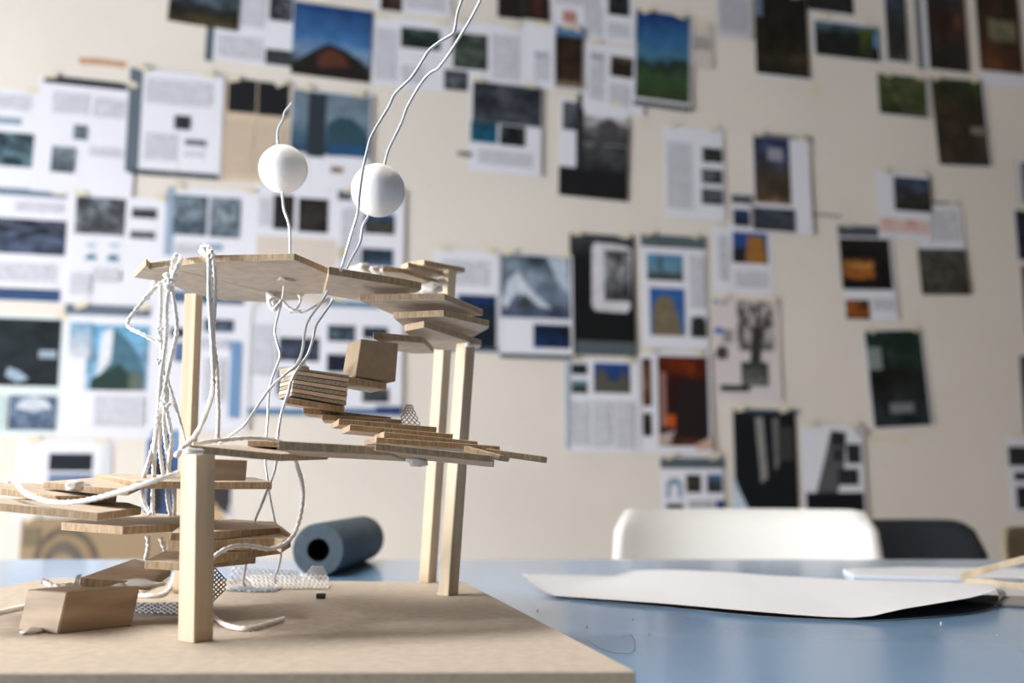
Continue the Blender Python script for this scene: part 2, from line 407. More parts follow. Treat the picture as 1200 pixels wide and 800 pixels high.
# small high boards on the rear post
zH = P3t.z
board('platform_board', HZ(zH), [(497, 310), (545, 319), (525, 322), (492, 320), (478, 313)], th=0.0036)
board('platform_board', HZ(zH - 0.006), [(470, 316), (478, 313), (520, 323), (512, 326), (470, 322)], th=0.0036)
board('platform_board', HZ(zH - 0.013), [(448, 318), (472, 320), (512, 333), (500, 336), (455, 331)], th=0.0036)
def blob(c, r, sc=(1, 1, 0.5), amp=0.5, m=None, name='glue_blob'):
    return from_bm(name, sphere_bm(c, r, 3, amp, 1.7, sc), m or M_GLUE, mod, smooth=True)
for q in ((425, 318, 0.72, 0.009), (440, 320, 0.72, 0.008), (455, 322, 0.72, 0.008), (505, 338, 0.70, 0.008), (515, 330, 0.71, 0.005)):
    blob(D(*q[:3]), q[3], (1, 0.8, 0.6))
blob(onz(336, 328, zA - 0.0002), 0.0035, (1.4, 1.6, 0.2), 0.8, M_BOARD)
blob(onz(321, 350, zA - 0.004), 0.006, (0.8, 0.8, 1.1))

# cube and the board under it
def block(name, tl, tr, br, bl, d1, d2, depth, m, skew=(0, 0), bevel=0.0004, names=None):
    """front face from four pixels with distances d1 (left) and d2 (right), running back by depth"""
    A, B, Cc, Dd = D(*tl, d1), D(*tr, d2), D(*br, d2), D(*bl, d1)
    f = (B - A); nrm = Vector((-f.y, f.x, 0)).normalized(); nrm = nrm if nrm.y > 0 else -nrm
    v = nrm * depth + Vector((skew[0], skew[1], 0))
    return from_bm(name, prism_bm([A, B, Cc, Dd], v, bevel=bevel), m, mod), (A, B, Cc, Dd, v)
block('cube_block', (423, 397), (467, 402), (463.5, 447), (416, 441), 0.572, 0.579, 0.021, M_CARD, skew=(-0.0045, 0))
strip('step_board', (405, 440.5, 0.562), (453.5, 449.5, 0.580), (-0.012, 0.020, 0.0), 0.0036)
# striped block: a stack of layers
sb, (A, B, Cc, Dd, v) = block('laminated_block', (346, 431), (408, 439.5), (404.5, 475), (342, 464), 0.543, 0.552, 0.022, M_LAYD, skew=(-0.005, 0), bevel=0)
cuts = [(0.00, 0.07, 1), (0.10, 0.22, 0), (0.255, 0.39, 1), (0.425, 0.54, 0), (0.575, 0.69, 1), (0.725, 0.85, 0), (0.885, 0.985, 1)]
for a0, a1, kind in cuts:
    q = [A.lerp(Dd, a0), B.lerp(Cc, a0), B.lerp(Cc, a1), A.lerp(Dd, a1)]
    out = -v.normalized() * (0.0006 if kind else 0.0004); e = (B - A).normalized() * 0.0004
    pts = [q[0] + out - e, q[1] + out + e, q[2] + out + e, q[3] + out - e]
    from_bm('wood_layer', prism_bm(pts, v + v.normalized() * 0.0008), M_LAYB if kind else M_LAYA, sb)
strip('stick', (327, 432.5, 0.575), (352, 428, 0.568), (0.004, 0.006, 0), 0.004, M_POST, M_POST)
strip('step_board', (333, 464.5, 0.536), (404, 476.0, 0.556), (-0.006, 0.030, 0.001), 0.0036)

# middle flight: boards piled on one another
strip('step_board', (355, 477.5, 0.548), (458, 488.5, 0.585), (-0.003, 0.03, 0.0), 0.0032)
strip('step_board', (377, 485.5, 0.546), (471, 491.5, 0.58), (-0.004, 0.03, 0.0), 0.0030)
strip('step_board', (397, 490.5, 0.540), (512, 500.0, 0.572), (-0.010, 0.034, 0.0), 0.0034)
strip('step_board', (410, 497.0, 0.532), (531, 508.5, 0.562), (-0.010, 0.036, 0.0), 0.0034)
strip('step_board', (450, 505.5, 0.524), (560, 517.0, 0.552), (-0.010, 0.036, 0.0), 0.0030)
strip('step_board', (441, 512.0, 0.518), (586, 522.5, 0.545), (-0.012, 0.036, 0.0), 0.0030)
# landing: long boards from the front post to the right
strip('landing_board', (222, 521.0, 0.455), (329, 531.5, 0.478), (0.012, 0.060, 0.002), 0.0036)
strip('landing_board', (290, 515.5, 0.498), (380, 519.0, 0.505), (0.010, 0.040, 0.0), 0.0030)
strip('landing_board', (326, 516.0, 0.470), (459, 523.5, 0.490), (0.004, 0.034, -0.002), 0.0045)
strip('landing_board', (440, 519.0, 0.482), (578, 533.5, 0.505), (0.0, 0.030, -0.002), 0.0036)
strip('landing_board', (545, 522.0, 0.520), (586, 533.0, 0.516), (0.005, 0.040, 0.0), 0.0030)
strip('landing_board', (570, 525.0, 0.535), (635, 534.0, 0.530), (0.004, 0.030, 0.0), 0.0034)
blob(D(489, 540, 0.51), 0.0035, (1.4, 1, 0.8))
# spacer block under the landing
block('spacer_block', (240, 537), (290, 539), (288, 563), (240, 563), 0.500, 0.510, 0.02, M_BLOCK)

# lower flight on the left, tops seen
def top(name, pl, pts, **k): return board(name, pl, pts, up=False, **k)
top('step_board', PL((160, 563.5, 0.525), (112, 555, 0.58), (319, 564.5, 0.545)), [(160, 563.5), (319, 564.5), (300, 559.5), (212, 556), (112, 555)], th=0.0040)
top('step_board', PL((150, 572, 0.520), (51, 564, 0.54), (165, 561, 0.58)), [(51, 564), (110, 570), (150, 572.5), (175, 562), (108, 559.5)], th=0.0036)
top('step_board', PL((66, 580, 0.515), (0, 571, 0.53), (137, 578, 0.56)), [(-18, 569), (66, 580.5), (137, 581), (137, 573), (40, 566), (-10, 565.5)], th=0.0036)
top('step_board', PL((115, 600, 0.485), (0, 588.5, 0.49), (140, 588, 0.565)), [(-25, 586.5), (0, 589), (115, 600.5), (166, 594), (150, 588.5), (30, 584), (-20, 584)], th=0.0040)
top('step_board', PL((144, 616.5, 0.515), (72, 611, 0.54), (208, 604, 0.60)), [(72, 611.5), (144, 616.5), (228, 612), (228, 604), (165, 600.5), (130, 602)], th=0.0042)
top('step_board', PL((247, 623, 0.525), (343, 625, 0.545), (272, 608, 0.60)), [(200, 624), (247, 622.5), (328, 618), (343, 626), (322, 611), (272, 608), (220, 609)], th=0.0040)
top('step_board', PL((247, 632, 0.535), (340, 628, 0.555), (272, 620, 0.60)), [(196, 632), (247, 632), (322, 630), (330, 634), (341, 628), (318, 621), (230, 622)], th=0.0060)
top('step_board', PL((247, 646, 0.54), (330, 640, 0.57), (272, 634, 0.60)), [(215, 648), (247, 650), (300, 643), (330, 639), (318, 632), (230, 634)], th=0.0045)
top('step_board', PL((170, 656, 0.525), (300, 651, 0.56), (209, 638, 0.60)), [(170, 656.5), (215, 659), (300, 651), (285, 643), (209, 637)], th=0.0042)
top('step_board', PL((94, 676.5, 0.515), (177, 682, 0.525), (157, 654.5, 0.61)), [(94, 676.5), (177, 682.5), (201, 666), (157, 654.5)], th=0.0040)
blob(D(160, 684, 0.523), 0.004, (3.2, 0.8, 0.6)); blob(D(140, 686, 0.521), 0.003, (2.2, 0.8, 0.5)); blob(D(90, 569, 0.528), 0.004, (1.4, 0.8, 0.7))
# wooden block the flight starts from
zb = BASE_Z
p0, p1 = onz(67, 743, zb), onz(155, 733, zb)
f = (p1 - p0); nrm = Vector((-f.y, f.x, 0)).normalized()
p3 = onz(41, 737, zb); hb = 0.0195
p3 = p0 + nrm * 0.020 + Vector((-0.0105, 0.0, 0)); p2 = p1 + (p3 - p0)
tilt = Vector((0.0030, 0.001, hb))
from_bm('start_block', prism_bm([p0, p1, p2, p3], tilt, bevel=0.0006), M_BLOCK, mod)
blob(p0 * 0.5 + p3 * 0.5 + Vector((-0.001, -0.002, 0.001)), 0.005, (1.0, 1.6, 0.25))
# glue around the post feet and tops
for pb in (P2b, P3b): blob(pb + Vector((-0.002, 0.002, 0.0005)), 0.0042, (1.3, 1.1, 0.25), 0.4)
blob(D(552, 404, P2t.y - 0.006), 0.0035, (1.6, 1, 0.5))
blob(D(226, 528, 0.452), 0.0035, (1.5, 0.7, 0.4))

# wires with foam balls
def wire(pts, r=0.00085, n=8):
    path = catmull([D(*p) for p in pts], n)
    return from_bm('wire', tube_bm(path, r, 8), M_WIRE, mod, smooth=True)
def ball(px, py, d, rpx, parent):
    r = rpx / F * d * 1.0
    return from_bm('foam_ball', sphere_bm(D(px, py, d), r, 4, 0.012, 6.0), M_FOAM, parent, smooth=True)
w1 = wire([(342, 121, .62), (334, 131, .62), (332, 140, .62), (326, 152, .62), (326, 172, .62), (330, 198, .62), (331, 226, .62), (333, 245, .62), (339, 265, .62), (340, 297, .62), (338, 318, .62)])
ball(332, 198, 0.62, 29.3, w1)
wire([(333, 335, .60), (331, 350, .60), (325, 372, .60), (322, 388, .60), (325, 402, .60), (328, 418, .60), (320, 440, .60), (315, 462, .60), (314, 490, .60), (312, 512, .60), (311, 540, .60), (313, 556, .60), (316, 580, .60), (322, 610, .605), (329, 645, .61), (327, 662, .615), (322, 676, .62), (323, 683, .625)], 0.0007)
w2 = wire([(572, -22, .59), (563, 0, .59), (550, 25, .59), (531, 56, .59), (517, 76, .59), (511, 82, .59), (504, 86, .59), (494, 97, .59), (478, 124, .59), (470, 145, .59), (456, 174, .59), (451, 192, .59), (446, 222, .59), (432, 252, .59), (425, 266, .59), (422, 284, .59), (412, 303, .59), (403, 322, .59)])
ball(443, 223, 0.59, 32.3, w2)
w3 = wire([(546, -22, .555), (541, 0, .555), (536, 16, .555), (533, 34, .555), (529, 41, .555), (514, 50, .555), (503, 59, .555), (494, 73, .555), (482, 91, .555), (463, 110, .555), (455, 126, .555), (436, 158, .555), (430, 178, .555), (425, 200, .555), (421, 228, .555), (419, 250, .555), (411, 277, .56), (399, 318, .57)])
wire([(390, 350, .57), (386, 358, .57), (371, 380, .565), (367, 396, .56), (362, 412, .555), (355, 424, .55), (347, 435, .54), (341, 447, .532), (338, 460, .53), (331, 480, .53), (327, 500, .53), (325, 518, .53), (323, 545, .54), (318, 562, .55), (307, 590, .57), (297, 615, .59), (290, 650, .60), (287, 668, .605), (285, 682, .61), (288, 686, .612)], 0.0008)
wire([(384, 340, .58), (378, 352, .58), (362, 374, .575), (357, 390, .57), (355, 406, .56), (352, 418, .55), (346, 429, .535), (336, 437, .53), (321, 450, .53), (308, 466, .53), (299, 480, .53), (286, 498, .53), (270, 510, .535), (256, 520, .54)], 0.0008)

# cotton string
def string(pts, r=0.00125, n=10, z=None):
    P = [D(*p) if len(p) == 3 else onz(p[0], p[1], z) for p in pts]
    return from_bm('string', tube_bm(catmull(P, n), r, 10, None, 0.22, 0.0075, 0.07), M_STRING, mod, smooth=True)
def knot(px, py, d, r, parent=None):
    c = D(px, py, d); bm = bmesh.new()
    path = []
    for k in range(33):
        a = 2 * math.pi * k / 32
        path.append(c + Vector(((math.sin(a) + 0.9 * math.sin(2 * a)) * r * 0.42, -0.35 * r * math.sin(3 * a), (math.cos(a) - 0.9 * math.cos(2 * a)) * r * 0.42)))
    tube_bm(path, r * 0.42, 7, bm, 0.1, 0.006)
    return from_bm('knot', bm, M_STRING, parent or mod, smooth=True)
SD = 0.556
s1 = string([(201, 322, SD), (203, 308, SD), (206, 300, SD + .003), (208, 299, SD + .010), (212, 303, SD + .002), (208, 312, SD - .004), (203, 322, SD - .003)])
knot(200, 326, SD - .002, 0.0040, s1); knot(198, 333, SD - .002, 0.0036, s1)
string([(198, 335, SD), (195, 360, SD), (195, 385, SD), (193, 410, SD), (188, 445, SD), (186, 475, SD), (184, 495, SD), (180, 520, SD), (173, 545, SD), (168, 562, SD), (168, 585, .60), (176, 603, .60)])
string([(201, 336, SD), (205, 362, SD), (207, 385, SD), (205, 400, SD), (199, 425, SD), (194, 450, SD), (190, 470, SD), (187, 485, SD), (184, 505, SD), (181, 530, SD), (180, 560, SD + .01), (179, 580, .60), (179, 604, .60)])
string([(190, 331, SD + .012), (178, 340, SD + .01), (168, 352, SD + .008), (157, 366, SD + .006), (150, 376, SD + .004), (152, 384, SD + .002), (164, 390, SD), (180, 398, SD), (188, 400, SD)], 0.0011)
string([(182, 329, SD + .014), (180, 337, SD + .014), (175, 344, SD + .012), (172, 350, SD + .01)], 0.0014)
string([(188, 334, SD + .008), (188, 360, SD + .006), (187, 384, SD + .004), (189, 405, SD + .004), (190, 430, SD + .003), (196, 450, SD + .002), (195, 472, SD)], 0.0011)
k2 = string([(192, 440, SD + .004), (193, 460, SD), (194, 474, SD - .001), (192, 486, SD), (193, 505, SD), (195, 525, SD), (197, 545, SD + .01), (196, 580, .59), (200, 605, .60)], 0.0012)
knot(194, 476, SD - .002, 0.0028, k2); knot(187, 387, SD, 0.0022, k2); knot(186, 423, SD, 0.0018, k2)
string([(195, 482, SD), (199, 500, SD), (201, 515, SD), (199, 535, SD), (198, 550, SD + .01), (204, 580, .59), (204, 604, .60)], 0.0012)
string([(188, 495, SD + .004), (187, 520, SD + .004), (189, 540, SD + .006), (192, 560, SD + .02)], 0.0011)
string([(196, 445, SD), (201, 460, SD), (207, 480, SD), (213, 502, SD), (218, 522, SD - .01)], 0.00095)
r1 = string([(247, 312, .551), (249, 302, .551), (246, 292, .553), (240, 289, .556), (236, 293, .560), (238, 300, .562)], 0.0015)
knot(242, 294, .554, 0.0034, r1)
string([(244, 296, .552), (245, 312, .549), (245, 345, .548), (247, 380, .547), (249, 410, .546), (250, 440, .545), (249, 460, .54), (242, 482, .52), (232, 505, .49), (222, 518, .462), (213, 527, .455), (206, 534, .452)], 0.00125)
string([(248, 296, .552), (251, 315, .549), (252, 345, .549), (250, 385, .548), (251, 408, .548), (254, 430, .548), (255, 455, .548), (256, 485, .547), (255, 514, .545)], 0.00115)
string([(226, 521, .470), (245, 517, .475), (265, 515, .480), (290, 513, .485), (312, 514, .490), (328, 517, .495)], 0.0010)
string([(9, 564, .525), (14, 560, .52), (20, 566, .51), (28, 576, .50), (42, 583, .492), (62, 588, .487), (88, 588, .482), (115, 583, .478), (140, 576, .474), (165, 568, .47), (190, 560, .47), (209, 554, .475)], 0.00125)
string([(343, 532, .515), (348, 545, .52), (353, 562, .53), (355, 580, .54), (353, 598, .54), (349, 615, .535), (343, 628, .53), (332, 638, .525), (315, 643, .52), (298, 640, .515), (280, 639, .512), (265, 643, .508), (252, 651, .505), (244, 660, .505)], 0.0011)
zs = BASE_Z + 0.0015
string([(-12, 720), (0, 717), (18, 713), (34, 709), (46, 705)], 0.0014, z=zs)
string([(49, 680, .565), (52, 681, .565), (62, 686, .56), (76, 686, .56), (90, 685, .565), (98, 684, .57)], 0.0014)
string([(160, 697), (175, 698), (188, 697), (197, 691), (202, 682), (204, 672)], 0.0013, z=zs)
string([(160, 694), (172, 690), (184, 684), (196, 676)], 0.0012, z=zs)
string([(173, 628, .585), (174, 640, .585), (171, 656, .58)], 0.0014)
string([(188, 630, .59), (192, 640, .59), (195, 648, .59)], 0.0013); string([(201, 630, .59), (201, 645, .59)], 0.0013)
string([(243, 711), (250, 722), (260, 730), (275, 735), (292, 736), (310, 732), (332, 725)], 0.0012, z=zs)
string([(330, 352, .60), (320, 362, .60), (316, 352, .61), (328, 350, .615), (338, 360, .61), (352, 365, .61), (370, 358, .61), (385, 350, .62)], 0.0010)
string([(350, 345, .61), (352, 352, .61), (347, 362, .61), (340, 366, .61)], 0.0008)

# expanded-metal mesh pieces
def dmesh(c00, c10, c11, c01, nu, nv, r, mask=None, bulge=None, label=None, m=None):
    bm = bmesh.new(); bl = Vector(bulge or (0, 0, 0))
    def P(u, v):
        p = c00.lerp(c10, u).lerp(c01.lerp(c11, u), v)
        return p + bl * (4 * u * (1 - u)) * (0.4 + 0.6 * v)
    def bar(a, b):
        if mask and not (mask(*a) and mask(*b)): return
        tube_bm([P(*a), P(*b)], r, 4, bm)
    for j in range(nv):
        for i in range(nu):
            u0, u1, v0, v1 = i / nu, (i + 1) / nu, j / nv, (j + 1) / nv; um, vm = (u0 + u1) / 2, (v0 + v1) / 2
            bar((um, v0), (u0, vm)); bar((u0, vm), (um, v1)); bar((um, v0), (u1, vm)); bar((u1, vm), (um, v1))
    o = from_bm('wire_mesh', bm, m or M_MESH, mod)
    if label: o['label'] = label
    return o
zz = BASE_Z + 0.001
dmesh(onz(150, 706, zz), onz(212, 706, zz), onz(212, 719, zz + .002), onz(155, 718, zz), 8, 3, 0.00045)
M_MESHD = mat('mesh_metal_dark', (0.20, 0.19, 0.18, 1), 0.5, 0.5, metal=0.5)
dmesh(D(234, 709, .555), D(266, 706, .56), D(270, 664, .58), D(238, 660, .575), 6, 8, 0.00035, lambda u, v: (u - 0.1) ** 2 / 0.80 + (v - 0.5) ** 2 / 0.26 < 1, (0, -.003, 0), m=M_MESHD)
dmesh(onz(262, 686, zz + .001), onz(330, 684, zz + .001), onz(325, 694, zz), onz(268, 692, zz), 12, 6, 0.0006, lambda u, v: (u - .5) ** 2 + (v - .5) ** 2 < .26)
dmesh(onz(300, 690, zz), onz(386, 689, zz), D(384, 674, onz(384, 688, zz).y + .02), D(286, 672, onz(384, 688, zz).y + .02), 17, 2, 0.00055, m=M_STRING)
dmesh(onz(268, 684, zz), onz(352, 682, zz), D(350, 668, .70), D(272, 664, .70), 12, 3, 0.00035)
dmesh(onz(352, 681, zz), onz(386, 679, zz), D(378, 663, .70), D(366, 663, .70), 5, 5, 0.0004)
dmesh(D(466, 497, .578), D(494, 499, .575), D(483, 474, .575), D(476, 474, .578), 4, 4, 0.00030, lambda u, v: True, (0, -.002, 0), m=M_MESHD)
dmesh(D(344, 432, .555), D(362, 433, .556), D(356, 421, .556), D(346, 420, .556), 6, 4, 0.0002, m=M_MESHD)
dmesh(D(86, 686, .53), D(94, 686, .53), D(96, 672, .532), D(90, 674, .532), 3, 3, 0.00025, m=M_MESHD)

# ================================================================== THINGS ON THE TABLE
# little black cap on the base
p = onz(376, 701.5, BASE_Z); bm = tube_bm([p + Vector((-0.0027, 0, 0.0017)), p + Vector((-0.0021, 0, 0.0017)), p + Vector((0.0021, 0, 0.0017)), p + Vector((0.0027, 0, 0.0017))], 0.0017, 12)
tag(from_bm('rubber_cap', bm, M_BLACK), 'tiny black cap lying on the tan base board', 'cap')
# foam roll
p0 = onz(372, 676, TABLE_Z); p1 = onz(424, 657, TABLE_Z); rr = 0.0236; ri = 0.0102
a = Vector((p0.x, p0.y, TABLE_Z + rr)); e = Vector((p1.x, p1.y, TABLE_Z + rr)); ax = (e - a).normalized(); sd = Vector((0, 0, 1)).cross(ax)
root = empty('foam_roll', a - Z * rr); tag(root, 'blue grey foam tube lying on the table behind the model', 'roll')
bm = bmesh.new(); N = 40; R4 = []
for c_, r_ in ((a, ri), (a, rr - .0012), (a + ax * .0012, rr), (e - ax * .0012, rr), (e, rr - .0012), (e, ri)):
    R4.append([bm.verts.new(c_ + sd * (math.cos(2 * math.pi * k / N) * r_) + Z * (math.sin(2 * math.pi * k / N) * r_)) for k in range(N)])
for i in range(6):
    for k in range(N):
        f = bm.faces.new((R4[i][k], R4[i][(k + 1) % N], R4[(i + 1) % 6][(k + 1) % N], R4[(i + 1) % 6][k])); f.material_index = 1 if i == 5 else 0; f.smooth = i in (1, 2, 3)
from_bm('foam_wall', bm, [M_ROLL, M_ROLLIN], root)
# folded drawing sheet
LN = [(650, 700), (775, 711), (890, 722), (1000, 727), (1060, 725), (1140, 718), (1166, 710)]
LF = [(735, 669.5), (790, 670), (850, 673), (905, 676), (1000, 686), (1100, 693), (1160, 698)]
lift = [0.0006, 0.0018, 0.0022, 0.0012, 0.0055, 0.0092, 0.0100]
rows = []; TS = [0, 0.012, 0.1, 0.22, 0.36, 0.5, 0.64, 0.78, 0.9, 1.0]; nt_ = len(TS) - 1
for t in TS:
    lo = [onz(*LN[i], TABLE_Z + .0004).lerp(onz(*LF[i], TABLE_Z + .0004), t) for i in range(7)]
    up = [lo[i] + Z * (lift[i] * (1 - 0.25 * t) + 0.0006) for i in range(7)]
    lo = catmull(lo, 3); up = catmull(up, 3)
    r_ = (up[-1] - lo[-1]).z / 2; mid = (up[-1] + lo[-1]) / 2; dr = (lo[-1] - lo[-3]); dr.z = 0; dr.normalize()
    arc = [mid + dr * (math.sin(k * math.pi / 8) * r_ * 2.2) - Z * (math.cos(k * math.pi / 8) * r_) for k in range(1, 8)]
    L = list(reversed(up))
    tip = D(612 + 95 * t, 674 + 4 * t * (1 - t), 0.80 + 0.12 * t) if t < 0.85 else None
    ends = []
    a0 = L[-1]; tp = D(612, 673, 0.80)
    wv = max(0.0, 1 - 1.35 * t)
    for kx in (0.25, 0.5, 0.75, 1.0):
        q = a0 + (tp - onz(*LN[0], TABLE_Z)) * kx * wv; q.z = a0.z + 0.0105 * kx * kx * wv + 0.0003; q.y = a0.y + (tp.y - onz(*LN[0], TABLE_Z).y) * kx * wv
        ends.append(q)
    rows.append(lo + arc + L + ends)
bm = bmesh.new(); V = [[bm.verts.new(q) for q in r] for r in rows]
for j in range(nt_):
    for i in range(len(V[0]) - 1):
        f = bm.faces.new((V[j][i], V[j][i + 1], V[j + 1][i + 1], V[j + 1][i])); f.material_index = 1 if (i < 18 and j > 0) else 0  # lower layer near black: shade between the folds put into its colour
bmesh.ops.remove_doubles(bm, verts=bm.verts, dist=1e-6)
tag(from_bm('folded_sheet', bm, [mat('sheet_white', (0.82, 0.82, 0.85, 1), 0.7, 0.25), mat('sheet_inner_shade', (0.03, 0.035, 0.045, 1), 0.7, 0.25)], smooth=True), 'large white folded drawing sheet curling open on the blue table', 'paper')
# second paper stack
def sheet_stack(pts, th, label):
    P = [onz(*q, TABLE_Z + th) for q in pts]
    return tag(from_bm('paper_stack', prism_bm(P, Vector((0, 0, -th + 0.0002)), bevel=0.0003), M_PAPER), label, 'paper')
sheet_stack([(1000, 673), (1120, 676.5), (1270, 678), (1290, 667), (1060, 664), (988, 666.5)], 0.0034, 'thin stack of white sheets lying before the black chair')
# balsa stick frame
fr = empty('balsa_frame', onz(1128, 684, TABLE_Z)); tag(fr, 'pale balsa stick frame resting on the table beside the folded sheet', 'stick frame')
ja = onz(1130, 683, TABLE_Z) + Z * 0.0025
def stick(a, b, s, m=M_POST):
    ax = (b - a).normalized(); e1 = ax.cross(Z).normalized(); e2 = e1.cross(ax)
    pts = [a + e1 * (s / 2 * i) + e2 * (s / 2 * j) for i, j in ((-1, -1), (1, -1), (1, 1), (-1, 1))]
    return from_bm('stick', prism_bm(pts, b - a, bevel=0.0003), m, fr)
tA, tB = D(1290, 632, 0.80), onz(1290, 701, TABLE_Z) + Z * 0.0025
stick(ja + Vector((-.004, 0, .003)), tA, 0.0055); stick(ja, tB, 0.0050); stick(tA + Vector((0, 0, 0.0)), tB, 0.0050)
from_bm('glue_blob', sphere_bm(ja, 0.0035, 2, 0.3, 2.0), M_GLUE, fr, smooth=True)
# crumbs on the table
for i, (cx, cy) in enumerate([(742, 726), (761, 744), (688, 735), (630, 716), (1103, 731), (1168, 745)]):
    q = onz(cx, cy, TABLE_Z)
    tag(from_bm('crumb', sphere_bm(q + Z * 0.0004, 0.0007, 1, 0.5, 3.0), M_LAYA), 'tiny wood crumb lying on the bare blue table top', 'crumb', 'crumbs on the blue table')

tag(from_bm('loose_thread', tube_bm(catmull([onz(*q, TABLE_Z + .0004) for q in ((690, 750), (704, 760), (724, 765), (741, 764), (744, 752), (738, 743), (728, 746))], 6), 0.00011, 5), mat('thread_dark', (0.10, 0.12, 0.15, 1), 0.7)), 'thin dark curl of thread on the table by the base corner', 'thread')
P = [onz(*q, TABLE_Z + .002) for q in ((1105, 699.5), (1150, 696.5), (1260, 700), (1260, 712), (1180, 707.5))]
tag(from_bm('grey_strip', prism_bm(P, Vector((0, 0, -.0018)), bevel=0.0002), mat('strip_grey', (0.33, 0.31, 0.29, 1), 0.6, 0.3, var=.08, scale=80)), 'flat grey strip showing past the curled end of the folded sheet', 'card')  # thin grey strip lying flat behind the sheet

# ================================================================== PAPERS ON THE WALL
PK = [0]
def pic_mat(stops, ncol=None, namt=0.6, nscale=5.0, rough=0.45):
    """a printed picture: bands of colour from bottom (0) to top (1) with blotches of ncol"""
    PK[0] += 1
    m, nt, b = nodes('print_%d' % PK[0]); L = nt.links.new
    b.inputs['Roughness'].default_value = rough; b.inputs['Specular IOR Level'].default_value = 0.3
    uv = nt.nodes.new('ShaderNodeUVMap'); sp = nt.nodes.new('ShaderNodeSeparateXYZ'); L(uv.outputs[0], sp.inputs[0])
    nz = nt.nodes.new('ShaderNodeTexNoise'); nz.noise_dimensions = '4D'; nz.inputs['W'].default_value = PK[0] * 3.7
    nz.inputs['Scale'].default_value = nscale; nz.inputs['Detail'].default_value = 5
    L(uv.outputs[0], nz.inputs['Vector'])
    wob = nt.nodes.new('ShaderNodeMath'); wob.operation = 'MULTIPLY_ADD'; wob.inputs[1].default_value = 0.40; 
    L(nz.outputs['Fac'], wob.inputs[0]); 
    sub = nt.nodes.new('ShaderNodeMath'); sub.operation = 'SUBTRACT'; sub.inputs[1].default_value = 0.20; L(sp.outputs['Y'], sub.inputs[0]); L(sub.outputs[0], wob.inputs[2])
    rp = nt.nodes.new('ShaderNodeValToRGB'); cr = rp.color_ramp
    while len(cr.elements) < len(stops): cr.elements.new(0.5)
    for e, (p, c_) in zip(cr.elements, stops): e.position = p; e.color = rgb(*c_, 0.8)
    L(wob.outputs[0], rp.inputs[0])
    col = rp.outputs[0]
    if ncol:
        n2 = nt.nodes.new('ShaderNodeTexNoise'); n2.noise_dimensions = '4D'; n2.inputs['W'].default_value = PK[0] * 1.9 + 40
        n2.inputs['Scale'].default_value = nscale * 0.6; n2.inputs['Detail'].default_value = 3; L(uv.outputs[0], n2.inputs['Vector'])
        r2 = nt.nodes.new('ShaderNodeValToRGB'); r2.color_ramp.elements[0].position = 0.45; r2.color_ramp.elements[1].position = 0.56
        r2.color_ramp.elements[1].color = (namt, namt, namt, 1); L(n2.outputs['Fac'], r2.inputs[0])
        mx = nt.nodes.new('ShaderNodeMix'); mx.data_type = 'RGBA'; L(r2.outputs[0], mx.inputs['Factor']); L(col, mx.inputs['A'])
        mx.inputs['B'].default_value = rgb(*ncol, 0.8); col = mx.outputs['Result']
    n3 = nt.nodes.new('ShaderNodeTexNoise'); n3.noise_dimensions = '4D'; n3.inputs['W'].default_value = PK[0] * 2.3 + 9
    n3.inputs['Scale'].default_value = nscale * 1.1; n3.inputs['Detail'].default_value = 6; n3.inputs['Roughness'].default_value = 0.65; L(uv.outputs[0], n3.inputs['Vector'])
    r3 = nt.nodes.new('ShaderNodeMapRange'); r3.inputs['From Min'].default_value = 0.34; r3.inputs['From Max'].default_value = 0.66
    bk = 0.28 if ncol else 0.10
    r3.inputs['To Min'].default_value = 1 - 2.2 * bk; r3.inputs['To Max'].default_value = 1 + 2.6 * bk; L(n3.outputs['Fac'], r3.inputs['Value'])
    ml = nt.nodes.new('ShaderNodeVectorMath'); ml.operation = 'SCALE'; L(col, ml.inputs[0]); L(r3.outputs[0], ml.inputs['Scale']); col = ml.outputs[0]
    L(col, b.inputs['Base Color']); return m
def text_mat(ink=(120, 122, 135), paper=(222, 222, 230), key='t'):
    k_ = 'print_text_' + key
    if k_ in MATS: return MATS[k_]
    m, nt, b = nodes(k_); L = nt.links.new; b.inputs['Roughness'].default_value = 0.7
    tc = nt.nodes.new('ShaderNodeTexCoord'); sp = nt.nodes.new('ShaderNodeSeparateXYZ'); L(tc.outputs['Object'], sp.inputs[0])
    a_ = nt.nodes.new('ShaderNodeMath'); a_.operation = 'MULTIPLY'; a_.inputs[1].default_value = 230.0; L(sp.outputs['Z'], a_.inputs[0])
    f_ = nt.nodes.new('ShaderNodeMath'); f_.operation = 'FRACT'; L(a_.outputs[0], f_.inputs[0])
    g_ = nt.nodes.new('ShaderNodeMath'); g_.operation = 'GREATER_THAN'; g_.inputs[1].default_value = 0.55; L(f_.outputs[0], g_.inputs[0])
    nz = nt.nodes.new('ShaderNodeTexNoise'); nz.inputs['Scale'].default_value = 260; L(tc.outputs['Object'], nz.inputs['Vector'])
    h_ = nt.nodes.new('ShaderNodeMath'); h_.operation = 'GREATER_THAN'; h_.inputs[1].default_value = 0.44; L(nz.outputs['Fac'], h_.inputs[0])
    k2_ = nt.nodes.new('ShaderNodeMath'); k2_.operation = 'MULTIPLY'; L(g_.outputs[0], k2_.inputs[0]); L(h_.outputs[0], k2_.inputs[1])
    mx = nt.nodes.new('ShaderNodeMix'); mx.data_type = 'RGBA'; L(k2_.outputs[0], mx.inputs['Factor'])
    mx.inputs['A'].default_value = rgb(*paper); mx.inputs['B'].default_value = rgb(*ink); L(mx.outputs['Result'], b.inputs['Base Color'])
    MATS[k_] = m; return m
FLAT = {}
def flat(c_):
    if c_ not in FLAT: 
        PK[0] += 1; FLAT[c_] = mat('print_flat_%d' % PK[0], rgb(*c_), 0.5, 0.3)
    return FLAT[c_]
